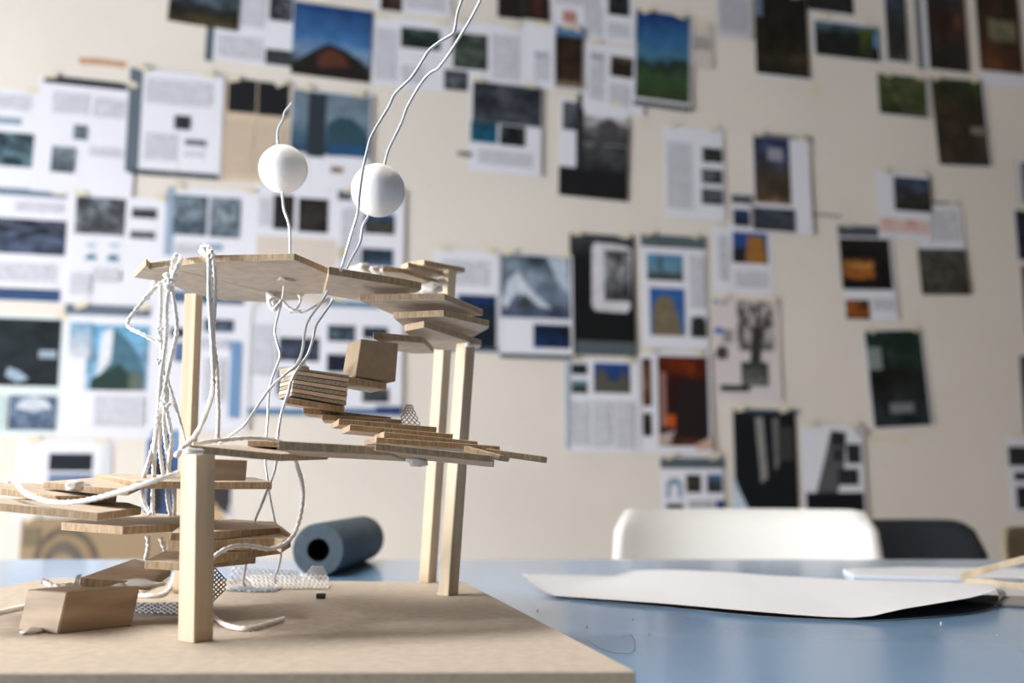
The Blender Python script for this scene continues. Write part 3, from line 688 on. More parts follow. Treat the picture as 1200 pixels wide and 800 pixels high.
def flatn(c_):
    k_ = ('n',) + tuple(c_)
    if k_ not in FLAT:
        PK[0] += 1; FLAT[k_] = mat('print_tone_%d' % PK[0], rgb(*c_), 0.5, 0.3, var=0.16, scale=45)
    return FLAT[k_]
WHITE, CREAM, TANP = (226, 226, 234), (228, 222, 216), (205, 186, 162)
TAPE_ME = [None]
NP = [0]
def paper(name, label, cat, x0, y0, x1, y1, prints=(), col=WHITE, layer=0, rot=0.0, curl=0.002, tapes=2, group=None):
    """sheet from its top-left and bottom-right pixels, square to the wall, with its flat print"""
    NP[0] += 1
    ua, za = wall_uv(x0, y0); ub, zb_ = wall_uv(x1, y1); uc, zc_ = (ua + ub) / 2, (za + zb_) / 2
    n0 = 0.0008 + layer * 0.003; ca, sa = math.cos(math.radians(rot)), math.sin(math.radians(rot)); sgn = random.choice((-1, 1))
    def place(u, z, k):
        tu = (u - ua) / (ub - ua); tv = (z - zb_) / (za - zb_)
        o_ = curl * ((1 - tv) ** 2) * (0.35 + 0.65 * (tu if sgn > 0 else 1 - tu) ** 2)
        du, dz = u - uc, z - zc_
        return room(uc + du * ca - dz * sa, n0 + o_ + k * 0.0004, zc_ + du * sa + dz * ca)
    bm = bmesh.new(); uvl = bm.loops.layers.uv.new('UVMap'); mats = []
    def mi(m):
        if m not in mats: mats.append(m)
        return mats.index(m)
    def grid(a, b_, c_, d, k, idx, n=5):
        g = [[bm.verts.new(place(a + (c_ - a) * i / n, d + (b_ - d) * j / n, k)) for i in range(n + 1)] for j in range(n + 1)]
        for j in range(n):
            for i in range(n):
                f = bm.faces.new((g[j][i], g[j][i + 1], g[j + 1][i + 1], g[j + 1][i])); f.material_index = idx; f.smooth = True
                for lp, (di, dj) in zip(f.loops, ((0, 0), (1, 0), (1, 1), (0, 1))): lp[uvl].uv = ((i + di) / n, (j + dj) / n)
    grid(ua, za, ub, zb_, 0, mi(flat(col)))
    k = 0
    for p_ in prints:
        k += 1
        if p_[0] == 'Y':
            v = [bm.verts.new(place(*wall_uv(*q), k)) for q in p_[1]]
            f = bm.faces.new(v); f.material_index = mi(flatn(p_[2]))
            us = [wall_uv(*q) for q in p_[1]]
            continue
        a, b_ = wall_uv(p_[1], p_[2]); c_, d = wall_uv(p_[3], p_[4])
        if p_[0] == 'T': m = text_mat() if len(p_) < 6 else text_mat(p_[5], p_[6], p_[7])
        elif p_[0] == 'F': m = flat(p_[5])
        else: m = pic_mat(*p_[5:])
        grid(a, b_, c_, d, k, mi(m), 4)
    me = bpy.data.meshes.new(name)
    org = room(uc, 0, zc_)
    bm.to_mesh(me); bm.free(); me.transform(Matrix.Translation(-org))
    for m in mats: me.materials.append(m)
    o = link(name, me); o.location = org; tag(o, label, cat, group)
    if TAPE_ME[0] is None:
        tm = bpy.data.meshes.new('tape'); hw, hh = 0.016, 0.007
        vs_ = [WU * x + Z * z + WN * y for y in (0, 0.0003) for x, z in ((-hw, -hh), (hw, -hh), (hw, hh), (-hw, hh))]
        tm.from_pydata([tuple(v) for v in vs_], [], [(0, 1, 2, 3), (4, 5, 6, 7), (0, 1, 5, 4), (1, 2, 6, 5), (2, 3, 7, 6), (3, 0, 4, 7)]); tm.materials.append(M_TAPE); TAPE_ME[0] = tm
    for t_ in range(tapes):
        tp = link('tape', TAPE_ME[0], o)
        u = ua + 0.02 + random.uniform(0, .02) if t_ == 0 else ub - 0.02 - random.uniform(0, .02)
        tp.location = place(u, za, k + 2); tp.rotation_mode = 'AXIS_ANGLE'
        tp.rotation_axis_angle = (random.uniform(-0.5, 0.5), WN.x, WN.y, 0)
    return o
Yp = lambda pts, c_: ('Y', pts, c_)
T = lambda *a: ('T',) + a
Fl = lambda x0, y0, x1, y1, c_: ('F', x0, y0, x1, y1, c_)
Pc = lambda x0, y0, x1, y1, *a: ('P', x0, y0, x1, y1) + a
BLACKISH = [(0, (28, 30, 36)), (1, (20, 22, 28))]
GREY = [(0, (70, 76, 84)), (0.5, (110, 116, 124)), (1, (80, 86, 96))]
SKY = [(0, (120, 165, 205)), (1, (40, 95, 165))]
PG, PH, CL = 'magazine_page', 'photo_print', 'clipping'

# --- top row, from the window side along the wall
paper(PH, 'dark landscape photo with a pale sky, half over a text page', 'photo', 200, -28, 280, 36,
      [Pc(200, -28, 280, 36, [(0, (96, 80, 48)), (.16, (62, 56, 40)), (.36, (34, 36, 34)), (.55, (90, 108, 120)), (.8, (70, 96, 116)), (1, (40, 50, 60))], (24, 26, 28), .7, 4)], layer=1, rot=-3)
paper(PG, 'text page with small grey pictures beside the big blue sky photo', 'page', 246, -30, 344, 80,
      [Fl(243, 20, 250, 73, (84, 96, 104)), T(256, 40, 308, 72), T(256, -20, 310, 34), Pc(316, -6, 342, 26, GREY, (30, 32, 36), .9, 5), Pc(312, 57, 343, 78, [(0, (60, 64, 66)), (1, (40, 46, 50))], (90, 94, 90), .6, 5)], rot=-1)
paper(PH, 'big photo of deep blue sky over a dark hill with orange roof', 'photo', 344, 3, 434, 97,
      [Pc(344, 3, 434, 97, [(0, (22, 20, 22)), (.16, (40, 32, 28)), (.34, (130, 160, 190)), (.5, (70, 120, 175)), (1, (22, 62, 120))]),
       Yp([(345, 78), (352, 70), (368, 60), (385, 52), (402, 58), (418, 68), (431, 80), (431, 94), (345, 82)], (30, 26, 26)),
       Yp([(372, 66), (388, 58), (404, 66), (410, 80), (374, 80)], (84, 48, 36))], layer=1, rot=-1.5, tapes=0)
paper(PG, 'white text page with one dark green picture right of the blue sky photo', 'page', 436, 18, 528, 108,
      [Pc(470, 31, 516, 60, [(0, (30, 40, 36)), (.6, (44, 60, 56)), (1, (96, 120, 118))], (22, 28, 28), .8, 5), T(440, 32, 464, 96), T(472, 66, 520, 72), T(470, 76, 496, 98)])
paper(PG, 'text page topped by a small brown picture, cut off above', 'page', 438, -30, 528, 22,
      [Pc(446, -18, 471, 15, [(0, (58, 40, 34)), (1, (90, 70, 64))], (30, 24, 24), .8, 4), T(476, -20, 522, 16)], layer=1)
paper(PG, 'text page with a dark green garden picture behind the upper wires', 'page', 530, 24, 614, 114,
      [Pc(531, 38, 571, 84, [(0, (28, 34, 32)), (.5, (60, 72, 66)), (1, (40, 52, 48))], (110, 118, 108), .5, 6), Pc(520, 82, 548, 108, GREY, (40, 44, 46), .7, 5), T(576, 40, 608, 96)], layer=1)
paper(PH, 'pair of very dark brown pictures on one sheet at the top edge', 'photo', 583, -30, 643, 26,
      [Fl(583, -30, 612, 24, (34, 28, 28)), Fl(614, -30, 642, 26, (38, 26, 26)), Pc(622, -20, 634, 20, [(0, (90, 44, 40)), (1, (60, 34, 34))], (20, 18, 18), .6, 3)], col=(60, 58, 60), layer=1)
paper(PG, 'page of narrow text over the teal and grey photo page', 'page', 614, 26, 650, 106, [T(626, 60, 644, 96), Fl(626, 62, 640, 67, (150, 156, 176))], layer=1)
paper(PG, 'text page with a small red square beside the dark brown pictures', 'page', 644, -30, 712, 48, [T(650, -20, 704, 10), Fl(659, 12, 675, 28, (186, 132, 124)), T(684, 6, 706, 42)])
paper(PH, 'narrow dark interior photo with a blue strip on top', 'photo', 650, 31, 683, 108,
      [Fl(650, 31, 683, 46, (84, 122, 160)), Pc(650, 42, 682, 104, [(0, (132, 116, 92)), (.16, (34, 28, 22)), (.6, (38, 30, 22)), (1, (24, 22, 22))], (70, 52, 34), .5, 4), Fl(650, 97, 682, 106, (128, 114, 92))], layer=2, rot=-1.5)
paper(PG, 'page corner with a black picture above the text page with brown picture', 'page', 706, -30, 744, 52, [Pc(712, -20, 738, 20, BLACKISH, (70, 78, 84), .5, 4), T(712, 26, 738, 46)], layer=0)
paper(PG, 'text page with a brown picture tucked against the blue and green photo', 'page', 683, 50, 756, 136,
      [Pc(714, 65, 741, 92, [(0, (30, 26, 24)), (.7, (48, 38, 32)), (1, (130, 112, 100))], (70, 56, 48), .6, 5), T(690, 62, 708, 120), T(714, 98, 738, 126), Fl(690, 66, 706, 71, (130, 134, 150))], layer=1, rot=-3)
paper(PH, 'tall photo of blue sky over a green field with a dark tree line', 'photo', 743, 13, 810, 132,
      [Pc(743, 13, 808, 122, [(0, (58, 74, 40)), (.28, (58, 84, 54)), (.40, (38, 56, 50)), (.46, (78, 126, 150)), (.65, (58, 112, 160)), (1, (26, 58, 120))]), Fl(743, 119, 810, 132, (78, 84, 86))], layer=2, rot=-2)
paper(CL, 'small pale note with smudged dark lines beside the green field photo', 'paper note', 806, 28, 835, 82, [T(811, 42, 832, 60, (60, 62, 66), (190, 184, 178), 'dk')], col=(206, 198, 192), layer=1)
paper(PG, 'grey text sheet hanging beside the tall dark tree photo', 'page', 838, -30, 880, 48, [T(842, -24, 876, 40, (120, 122, 130), (196, 196, 204), 'gr')], col=(200, 198, 204), layer=1)
paper(PH, 'tall very dark olive photo of tree shade', 'photo', 882, -10, 948, 96,
      [Pc(882, -10, 948, 93, [(0, (52, 44, 32)), (.15, (84, 72, 52)), (.3, (40, 36, 26)), (1, (26, 28, 26))], (18, 20, 18), .7, 4), Fl(883, -8, 893, 20, (96, 116, 136))], layer=1)
paper(PH, 'black photo scrap above the wide dark garden photo', 'photo', 944, -30, 1000, 19, [Pc(944, -30, 1000, 18, BLACKISH, (44, 48, 44), .6, 4)])
paper(PH, 'wide dark garden photo with a lime green and blue end', 'photo', 951, 20, 1031, 74,
      [Pc(953, 24, 1030, 73, [(0, (24, 28, 28)), (.6, (36, 42, 42)), (1, (92, 116, 132))], (20, 24, 24), .7, 4), Pc(1006, 34, 1021, 70, [(0, (36, 48, 26)), (1, (84, 104, 42))], (40, 50, 30), .5, 3), Fl(1022, 40, 1029, 58, (88, 138, 178))], layer=1)
paper(PH, 'narrow blue grey street photo left of the brick photo', 'photo', 1033, -25, 1065, 76,
      [Pc(1034, -25, 1064, 74, [(0, (110, 96, 82)), (.12, (50, 52, 52)), (.6, (46, 52, 58)), (.85, (84, 102, 122)), (1, (40, 44, 48))], (34, 36, 38), .6, 4)], layer=1)
paper(PH, 'dark street photo with a red brick house and a grey border strip', 'photo', 1068, -25, 1136, 86,
      [Fl(1068, -25, 1083, 82, (120, 124, 126)), Pc(1082, -25, 1135, 86, [(0, (30, 28, 28)), (.3, (44, 38, 36)), (.6, (92, 58, 46)), (.8, (60, 60, 64)), (1, (130, 140, 148))], (26, 26, 28), .7, 3)], layer=1)
paper(PH, 'warm brown interior photo with a pale green window', 'photo', 1140, -25, 1198, 88,
      [Pc(1140, -25, 1198, 88, [(0, (110, 64, 30)), (.2, (96, 58, 32)), (.4, (60, 42, 28)), (.85, (44, 34, 24)), (1, (70, 56, 36))], (34, 26, 20), .6, 3), Pc(1156, 22, 1190, 52, [(0, (120, 110, 84)), (1, (140, 138, 108))], (90, 90, 70), .5, 3)], layer=1)
paper(PG, 'white sheet showing under the warm brown interior photo', 'page', 1146, 82, 1212, 106, [], layer=0)
paper(PH, 'green garden photo beside the tall brown woodland photo', 'photo', 1027, 86, 1089, 140,
      [Pc(1027, 86, 1087, 139, [(0, (40, 46, 26)), (.5, (62, 82, 44)), (1, (40, 60, 34))], (96, 96, 66), .5, 5)], layer=1)
paper(PH, 'tall brown and green woodland photo with a pale flash', 'photo', 1091, 90, 1160, 198,
      [Pc(1091, 90, 1158, 197, [(0, (58, 48, 40)), (.3, (66, 54, 42)), (.6, (62, 52, 38)), (.85, (40, 52, 26)), (1, (50, 70, 34))], (30, 30, 24), .7, 4), Fl(1136, 150, 1157, 160, (130, 122, 116))], layer=1, rot=2.5)

# --- second row
paper(PG, 'half sheet with a dark round gear picture at the window end', 'page', -40, 100, 42, 222,
      [Pc(-30, 152, 40, 197, [(0, (44, 66, 74)), (.5, (40, 60, 70)), (1, (56, 74, 80))], (110, 140, 152), .6, 5), Fl(-10, 136, 25, 147, (140, 156, 172)), T(-20, 108, 36, 130)])
paper(PG, 'text page with black header bar and two small grey figures', 'page', 46, 89, 156, 232,
      [Fl(51, 89, 156, 107, (38, 46, 52)), T(62, 108, 104, 136), T(110, 114, 148, 140), Pc(87, 147, 102, 165, GREY, (130, 150, 166), .6, 4), Pc(62, 172, 88, 204, [(0, (50, 62, 72)), (1, (140, 150, 160))], (90, 100, 110), .5, 4), T(106, 172, 146, 186)], layer=1, rot=-1)
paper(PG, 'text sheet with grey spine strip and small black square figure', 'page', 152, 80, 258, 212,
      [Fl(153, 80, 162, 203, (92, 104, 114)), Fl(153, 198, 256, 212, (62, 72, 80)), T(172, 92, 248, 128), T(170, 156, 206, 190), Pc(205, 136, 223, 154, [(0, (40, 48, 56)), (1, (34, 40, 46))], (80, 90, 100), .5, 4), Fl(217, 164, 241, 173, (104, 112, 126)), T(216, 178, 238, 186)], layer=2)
paper(PG, 'tan page with a pair of black pictures on top', 'page', 257, 92, 342, 216,
      [Fl(268, 92, 300, 134, (24, 26, 32)), Fl(303, 96, 338, 138, (24, 26, 30)), T(262, 142, 296, 204, (170, 150, 130), (206, 188, 166), 'tan'), T(300, 146, 334, 206, (170, 150, 130), (206, 188, 166), 'tan')], col=TANP, layer=1)
paper(PH, 'grey sky photo with a black pillar and dark teal mound', 'photo', 341, 104, 433, 226,
      [Pc(342, 106, 432, 186, [(0, (30, 64, 94)), (.25, (70, 100, 122)), (.55, (120, 142, 158)), (1, (110, 126, 142))]), Fl(361, 110, 380, 186, (42, 50, 58)),
       Yp([(384, 184), (384, 146), (396, 138), (412, 140), (424, 150), (431, 164), (431, 184)], (44, 72, 84)), Yp([(384, 184), (384, 170), (431, 172), (431, 184)], (34, 76, 116)), Fl(388, 196, 402, 204, (130, 104, 84))], layer=2, rot=-1)
paper(PH, 'page with a dark grey photo over teal and black pictures', 'photo', 550, 94, 634, 208,
      [Pc(553, 96, 633, 150, [(0, (60, 66, 74)), (.5, (42, 46, 54)), (1, (52, 58, 66))], (90, 96, 104), .5, 5), Pc(551, 143, 582, 170, [(0, (32, 110, 146)), (1, (26, 70, 92))], (20, 40, 52), .5, 4), Pc(585, 147, 615, 173, BLACKISH, (90, 96, 100), .5, 4), T(560, 176, 624, 198), Fl(536, 179, 552, 186, (120, 120, 110))], layer=2, rot=-1)
paper(PH, 'black and white page with bare trees over a dark field', 'photo', 655, 114, 736, 236,
      [Fl(674, 110, 684, 226, (40, 42, 46)), Pc(658, 120, 674, 154, GREY, (24, 26, 28), .9, 4), Fl(655, 196, 736, 236, (26, 27, 30)), Pc(683, 168, 736, 204, [(0, (40, 42, 44)), (1, (96, 96, 98))], (50, 52, 54), .6, 4),
       Pc(683, 136, 736, 172, [(0, (60, 62, 64)), (.4, (120, 120, 122)), (1, (206, 202, 204))], (60, 60, 62), .8, 4), Yp([(696, 170), (700, 148), (712, 138), (722, 144), (728, 170)], (72, 72, 74))], layer=1, rot=-1.5)
paper(PG, 'page of pale text with three small black pictures in a column', 'page', 777, 147, 850, 260,
      [T(780, 166, 812, 246), Pc(822, 173, 846, 192, BLACKISH, (96, 100, 100), .6, 5), Pc(821, 198, 846, 217, GREY, (40, 42, 44), .8, 5), Pc(821, 221, 847, 241, GREY, (50, 54, 56), .7, 5)], layer=1)
paper(PH, 'page with a tall blue and brown ruin photo and white margin', 'photo', 880, 157, 951, 276,
      [Fl(881, 156, 950, 166, (120, 120, 122)), Pc(881, 160, 926, 241, [(0, (150, 118, 86)), (.12, (84, 68, 52)), (.5, (70, 66, 62)), (.8, (70, 80, 122)), (1, (48, 54, 96))], (52, 46, 42), .5, 3), Fl(898, 174, 916, 190, (150, 150, 164)), Pc(881, 243, 931, 273, [(0, (40, 36, 34)), (.6, (60, 74, 92)), (1, (46, 50, 58))], (96, 96, 104), .5, 4)], layer=2)
paper(PG, 'small strip page with a dark header and a blue tree picture', 'page', 856, 226, 880, 268, [Fl(856, 228, 880, 240, (84, 88, 94)), Pc(858, 245, 878, 266, [(0, (28, 36, 44)), (.5, (40, 56, 80)), (1, (58, 88, 146))], (24, 28, 36), .6, 4)], layer=1, tapes=0)
paper(PG, 'text page with a picture of an orange brown tower on blue', 'page', 833, 262, 906, 346,
      [Pc(858, 271, 900, 310, [(0, (34, 38, 44)), (.3, (46, 70, 110)), (1, (48, 92, 164))]), Yp([(873, 308), (876, 276), (894, 278), (898, 310)], (150, 104, 50)), Yp([(858, 306), (858, 292), (872, 290), (873, 308)], (34, 36, 38)), T(840, 276, 854, 330), T(860, 316, 898, 338)], layer=0)
paper(PG, 'white sheet with red stamps and a dark sunset picture', 'page', 1024, 200, 1091, 283,
      [Pc(1045, 207, 1090, 250, [(0, (30, 30, 36)), (.4, (58, 56, 52)), (.8, (70, 88, 116)), (1, (58, 70, 92))], (34, 34, 40), .6, 4), T(1028, 256, 1088, 276, (204, 150, 136), (222, 206, 202), 'red'), Fl(1034, 256, 1044, 264, (212, 170, 156)), Fl(1060, 258, 1072, 268, (212, 160, 144))], layer=2)
paper(PG, 'page with a dark thicket picture partly under the stamped sheet', 'page', 1074, 238, 1134, 347,
      [Fl(1092, 236, 1126, 242, (110, 112, 112)), T(1094, 246, 1126, 284), Pc(1074, 290, 1134, 347, [(0, (42, 40, 38)), (.5, (66, 62, 58)), (1, (74, 72, 70))], (110, 102, 92), .4, 7)], layer=1, rot=2.5)
paper(PG, 'page with a glowing orange doorway in a black picture', 'page', 983, 262, 1050, 376,
      [Fl(982, 263, 1046, 280, (72, 80, 90)), Pc(983, 278, 1045, 341, [(0, (16, 16, 18)), (1, (30, 32, 32))], (10, 10, 12), .5, 3), Pc(987, 302, 1024, 328, [(0, (176, 96, 34)), (.6, (206, 140, 70)), (1, (90, 60, 36))], (70, 40, 20), .7, 6), Pc(988, 350, 1017, 374, [(0, (60, 40, 26)), (1, (96, 60, 34))], (196, 110, 40), .6, 4), T(1020, 350, 1044, 366)], layer=1, rot=2)
paper(PH, 'dark green photo of people among trees, white left margin', 'photo', 1013, 385, 1089, 501,
      [Pc(1015, 386, 1087, 500, [(0, (48, 60, 66)), (.25, (44, 52, 54)), (.5, (34, 34, 32)), (.8, (34, 60, 48)), (1, (40, 70, 56))], (22, 26, 24), .7, 4), Fl(1040, 472, 1068, 484, (120, 124, 130)), Fl(1016, 405, 1034, 432, (130, 140, 138))], layer=1, rot=3.5)
paper(PH, 'grey edged photo at the far end above the dark blue photo', 'photo', 1190, 186, 1240, 240, [Fl(1190, 186, 1195, 240, (110, 112, 112)), Pc(1195, 190, 1240, 240, GREY, (60, 62, 64), .5, 4)])
paper(PH, 'dark blue photo at the far end of the papered wall', 'photo', 1187, 244, 1245, 309, [Pc(1188, 246, 1245, 308, [(0, (28, 30, 36)), (.5, (44, 56, 80)), (1, (30, 34, 40))], (20, 22, 28), .6, 4)], layer=1)
paper(PH, 'dark red photo below the dark blue one', 'photo', 1196, 311, 1250, 395, [Pc(1196, 311, 1250, 395, [(0, (60, 22, 20)), (1, (110, 44, 36))], (40, 24, 22), .6, 4)])
paper(PH, 'grey and black photo hanging above the far black block sheet', 'photo', 1193, 414, 1250, 512, [Pc(1194, 416, 1250, 510, [(0, (50, 52, 54)), (1, (80, 82, 84))], (24, 26, 28), .8, 4)])
paper(PG, 'page with stacked black picture blocks at the far end', 'page', 1178, 510, 1250, 600, [Fl(1180, 523, 1250, 546, (44, 44, 48)), Fl(1187, 553, 1250, 563, (56, 56, 60)), Fl(1189, 570, 1250, 596, (36, 38, 42))], layer=1)

# --- third row
paper(PG, 'page with a black night photo at the window end and blue foot bar', 'page', -50, 218, 80, 356,
      [Fl(-50, 215, 78, 233, (110, 126, 142)), Pc(-50, 252, 76, 300, [(0, (40, 48, 66)), (.45, (54, 66, 88)), (.7, (24, 30, 38)), (1, (20, 26, 32))], (110, 122, 150), .45, 7), T(-20, 306, 66, 332), Pc(-50, 335, 70, 354, [(0, (40, 58, 84)), (.5, (60, 96, 150)), (1, (26, 34, 44))]), T(18, 236, 74, 250)])
paper(PG, 'page with a rocky cave photo and four little teal domes', 'page', 82, 226, 192, 360,
      [Pc(90, 230, 146, 277, [(0, (44, 46, 50)), (.4, (80, 84, 88)), (1, (60, 66, 72))], (150, 158, 168), .6, 5), Pc(155, 243, 184, 257, [(0, (30, 34, 38)), (.6, (60, 62, 66)), (1, (170, 176, 184))], (40, 44, 48), .5, 4), Pc(153, 270, 182, 281, [(0, (50, 56, 62)), (1, (140, 148, 154))], (60, 66, 72), .5, 4),
       Yp([(100, 305), (101, 300), (107, 297), (113, 300), (113, 305)], (96, 136, 150)), Yp([(126, 306), (127, 300), (133, 298), (139, 301), (139, 307)], (84, 128, 142)), Yp([(101, 290), (102, 286), (112, 286), (113, 290)], (170, 190, 200)), Yp([(128, 290), (129, 286), (139, 286), (140, 290)], (170, 190, 200)), T(84, 320, 106, 346), T(110, 314, 140, 332)], layer=1)
paper(PG, 'page with two grey line drawings side by side', 'page', 196, 218, 302, 362,
      [Fl(196, 219, 203, 300, (150, 168, 190)), Pc(204, 228, 242, 277, [(0, (90, 108, 124)), (.25, (70, 84, 98)), (.45, (130, 146, 158)), (1, (120, 136, 150))], (54, 66, 78), .6, 6), Pc(247, 231, 281, 280, [(0, (96, 112, 126)), (.5, (140, 154, 166)), (1, (120, 134, 146))], (70, 84, 96), .6, 6), T(206, 286, 240, 300), Fl(244, 286, 260, 294, (130, 158, 186))], layer=1)
paper(PG, 'sheet with two black night pictures beneath the foam balls', 'page', 300, 214, 396, 352,
      [Pc(321, 228, 344, 270, BLACKISH, (50, 44, 40), .6, 4), Pc(350, 232, 384, 274, BLACKISH, (60, 52, 46), .6, 4), Fl(301, 276, 396, 352, (212, 200, 190)), T(304, 232, 316, 266)], layer=1)
paper(PG, 'page with two dusk landscape pictures behind the second ball', 'page', 396, 222, 472, 356,
      [Fl(396, 220, 412, 236, (76, 88, 98)), Pc(426, 250, 462, 276, [(0, (40, 44, 52)), (.35, (92, 84, 64)), (.6, (60, 70, 84)), (1, (58, 104, 156))], (40, 44, 50), .6, 4), Pc(423, 291, 460, 314, [(0, (90, 110, 138)), (.5, (44, 58, 78)), (1, (66, 92, 116))], (30, 40, 54), .6, 4), T(400, 244, 418, 330), Fl(396, 290, 404, 304, (190, 186, 140))], layer=2)
paper(PG, 'text page with a deep blue picture behind the stair steps', 'page', 508, 291, 584, 414,
      [T(516, 304, 574, 336), Pc(536, 345, 581, 409, [(0, (22, 34, 44)), (.7, (26, 36, 54)), (1, (44, 76, 140))], (16, 24, 32), .6, 4), Fl(508, 405, 584, 413, (70, 86, 96))], layer=1)
paper(PG, 'page with a pale blue grey arch photo over black foot bar', 'page', 585, 296, 671, 422,
      [Pc(586, 298, 668, 375, [(0, (70, 84, 112)), (.3, (120, 136, 158)), (.7, (140, 156, 172)), (1, (70, 84, 98))], (60, 74, 90), .5, 3), Yp([(587, 355), (594, 330), (606, 318), (618, 336), (634, 352), (646, 362), (632, 360), (616, 346), (604, 344), (592, 362)], (196, 206, 216)), Yp([(604, 360), (614, 346), (626, 360)], (60, 66, 60)), Yp([(640, 302), (664, 304), (666, 346), (652, 330)], (176, 192, 206)),
       Pc(624, 380, 667, 409, [(0, (20, 44, 84)), (.4, (22, 28, 44)), (1, (18, 24, 36))], (24, 60, 110), .5, 4), Fl(585, 414, 670, 422, (64, 76, 88))], layer=2)
paper(PG, 'black page with a white rounded frame around a grey print', 'page', 667, 273, 745, 418,
      [Pc(667, 273, 745, 418, [(0, (22, 24, 26)), (.8, (24, 26, 28)), (1, (70, 74, 78))]), Yp([(697, 284), (734, 289), (740, 294), (738, 362), (733, 367), (697, 364), (693, 358), (693, 290)], (208, 206, 212)), Pc(707, 293, 738, 354, [(0, (84, 88, 90)), (.4, (110, 112, 114)), (.7, (170, 170, 174)), (1, (60, 62, 64))], (34, 36, 38), .8, 4), Fl(674, 399, 745, 418, (84, 92, 96))], col=(30, 32, 34), layer=1)
paper(PG, 'page with a minaret skyline picture above a rock dome on blue sky', 'page', 749, 273, 830, 410,
      [Fl(750, 274, 826, 293, (84, 96, 100)), Pc(757, 297, 800, 330, [(0, (50, 52, 48)), (.2, (70, 80, 82)), (.4, (116, 156, 178)), (1, (84, 140, 178))]), Fl(770, 300, 776, 322, (76, 96, 108)), Pc(760, 337, 802, 394, [(0, (70, 120, 176)), (1, (46, 100, 170))]),
       Yp([(763, 393), (764, 360), (770, 350), (778, 346), (787, 350), (794, 372), (800, 394)], (116, 106, 84)), Pc(808, 371, 827, 396, [(0, (50, 52, 50)), (1, (130, 170, 200))]), Yp([(809, 395), (809, 378), (814, 371), (821, 371), (826, 379), (826, 396)], (40, 42, 40)), T(806, 300, 824, 362)], layer=1)
paper(PG, 'pinkish sheet with black bare tree silhouettes', 'page', 835, 350, 916, 470,
      [Fl(835, 351, 851, 356, (70, 110, 176)), Fl(836, 384, 847, 391, (66, 108, 180)), Fl(846, 386, 858, 402, (150, 146, 146)), Pc(862, 352, 906, 412, [(0, (196, 188, 184)), (1, (206, 196, 192))], (60, 58, 56), .9, 7),
       Yp([(878, 425), (880, 392), (870, 372), (883, 386), (886, 356), (890, 384), (904, 366), (892, 396), (890, 425)], (56, 54, 52)), Yp([(837, 470 - 58), (844, 404), (852, 410), (850, 421), (840, 421)], (70, 66, 64)), Pc(867, 424, 899, 453, [(0, (120, 124, 120)), (1, (50, 54, 54))], (80, 84, 82), .5, 4), Fl(843, 451, 877, 459, (54, 56, 58))], col=(216, 206, 206), layer=1)

# --- fourth row
paper(PH, 'sheet with a dark stage photo over a pale dome photo', 'photo', -60, 366, 78, 510,
      [Pc(-60, 370, 68, 453, [(0, (24, 30, 34)), (.5, (34, 44, 50)), (1, (30, 44, 48))], (16, 22, 26), .6, 4), Fl(46, 410, 66, 420, (150, 164, 178)), Yp([(6, 440), (10, 430), (22, 434), (34, 444), (20, 448)], (150, 166, 184)), Pc(12, 463, 65, 504, [(0, (60, 78, 104)), (.5, (100, 120, 146)), (1, (60, 84, 112))], (130, 146, 170), .5, 6), Yp([(18, 478), (26, 468), (40, 464), (54, 468), (62, 478), (40, 482)], (196, 202, 212)), Fl(-20, 463, 6, 504, (190, 206, 206))], col=(214, 224, 224))
paper(PG, 'page with a photo of a white tower, blue sky and dark green trees', 'page', 78, 357, 178, 514,
      [Fl(77, 356, 177, 372, (96, 108, 122)), Pc(104, 380, 172, 458, [(0, (150, 180, 200)), (1, (110, 172, 210))], (90, 150, 190), .4, 3), Yp([(120, 390), (132, 384), (138, 420), (130, 440), (112, 446)], (216, 220, 228)), Yp([(106, 457), (106, 444), (118, 438), (130, 424), (134, 384), (150, 398), (164, 420), (170, 436), (168, 458)], (70, 108, 126)), Yp([(106, 457), (106, 445), (122, 436), (140, 426), (152, 438), (152, 458)], (34, 58, 52)), Yp([(150, 458), (152, 438), (160, 434), (168, 446), (167, 458)], (90, 100, 92)), Pc(83, 378, 106, 420, [(0, (226, 226, 232)), (1, (130, 178, 210))]), T(112, 464, 168, 500)], layer=1)
paper(PG, 'page with small dark blue grey pictures behind the hanging strings', 'page', 180, 340, 290, 505,
      [Fl(200, 341, 286, 358, (76, 98, 122)), Pc(239, 374, 274, 390, [(0, (60, 76, 96)), (1, (40, 56, 74))], (110, 126, 146), .6, 5), Pc(200, 384, 217, 396, BLACKISH, (70, 96, 120), .5, 4), Pc(205, 401, 217, 424, [(0, (84, 116, 160)), (1, (120, 146, 180))], (60, 86, 120), .5, 4), Fl(271, 400, 280, 490, (110, 146, 186)), T(240, 420, 262, 470), T(232, 396, 268, 410)], layer=2)
paper(PG, 'page of dark blue cave and eye pictures behind the striped block', 'page', 286, 352, 384, 487,
      [Pc(327, 395, 374, 424, [(0, (52, 62, 84)), (.5, (84, 96, 120)), (1, (34, 42, 56))], (34, 40, 54), .7, 4), Pc(325, 432, 352, 464, [(0, (52, 72, 104)), (1, (34, 46, 66))], (26, 32, 44), .6, 4), Fl(286, 478, 384, 487, (64, 110, 152)), T(296, 380, 320, 440)], layer=1)
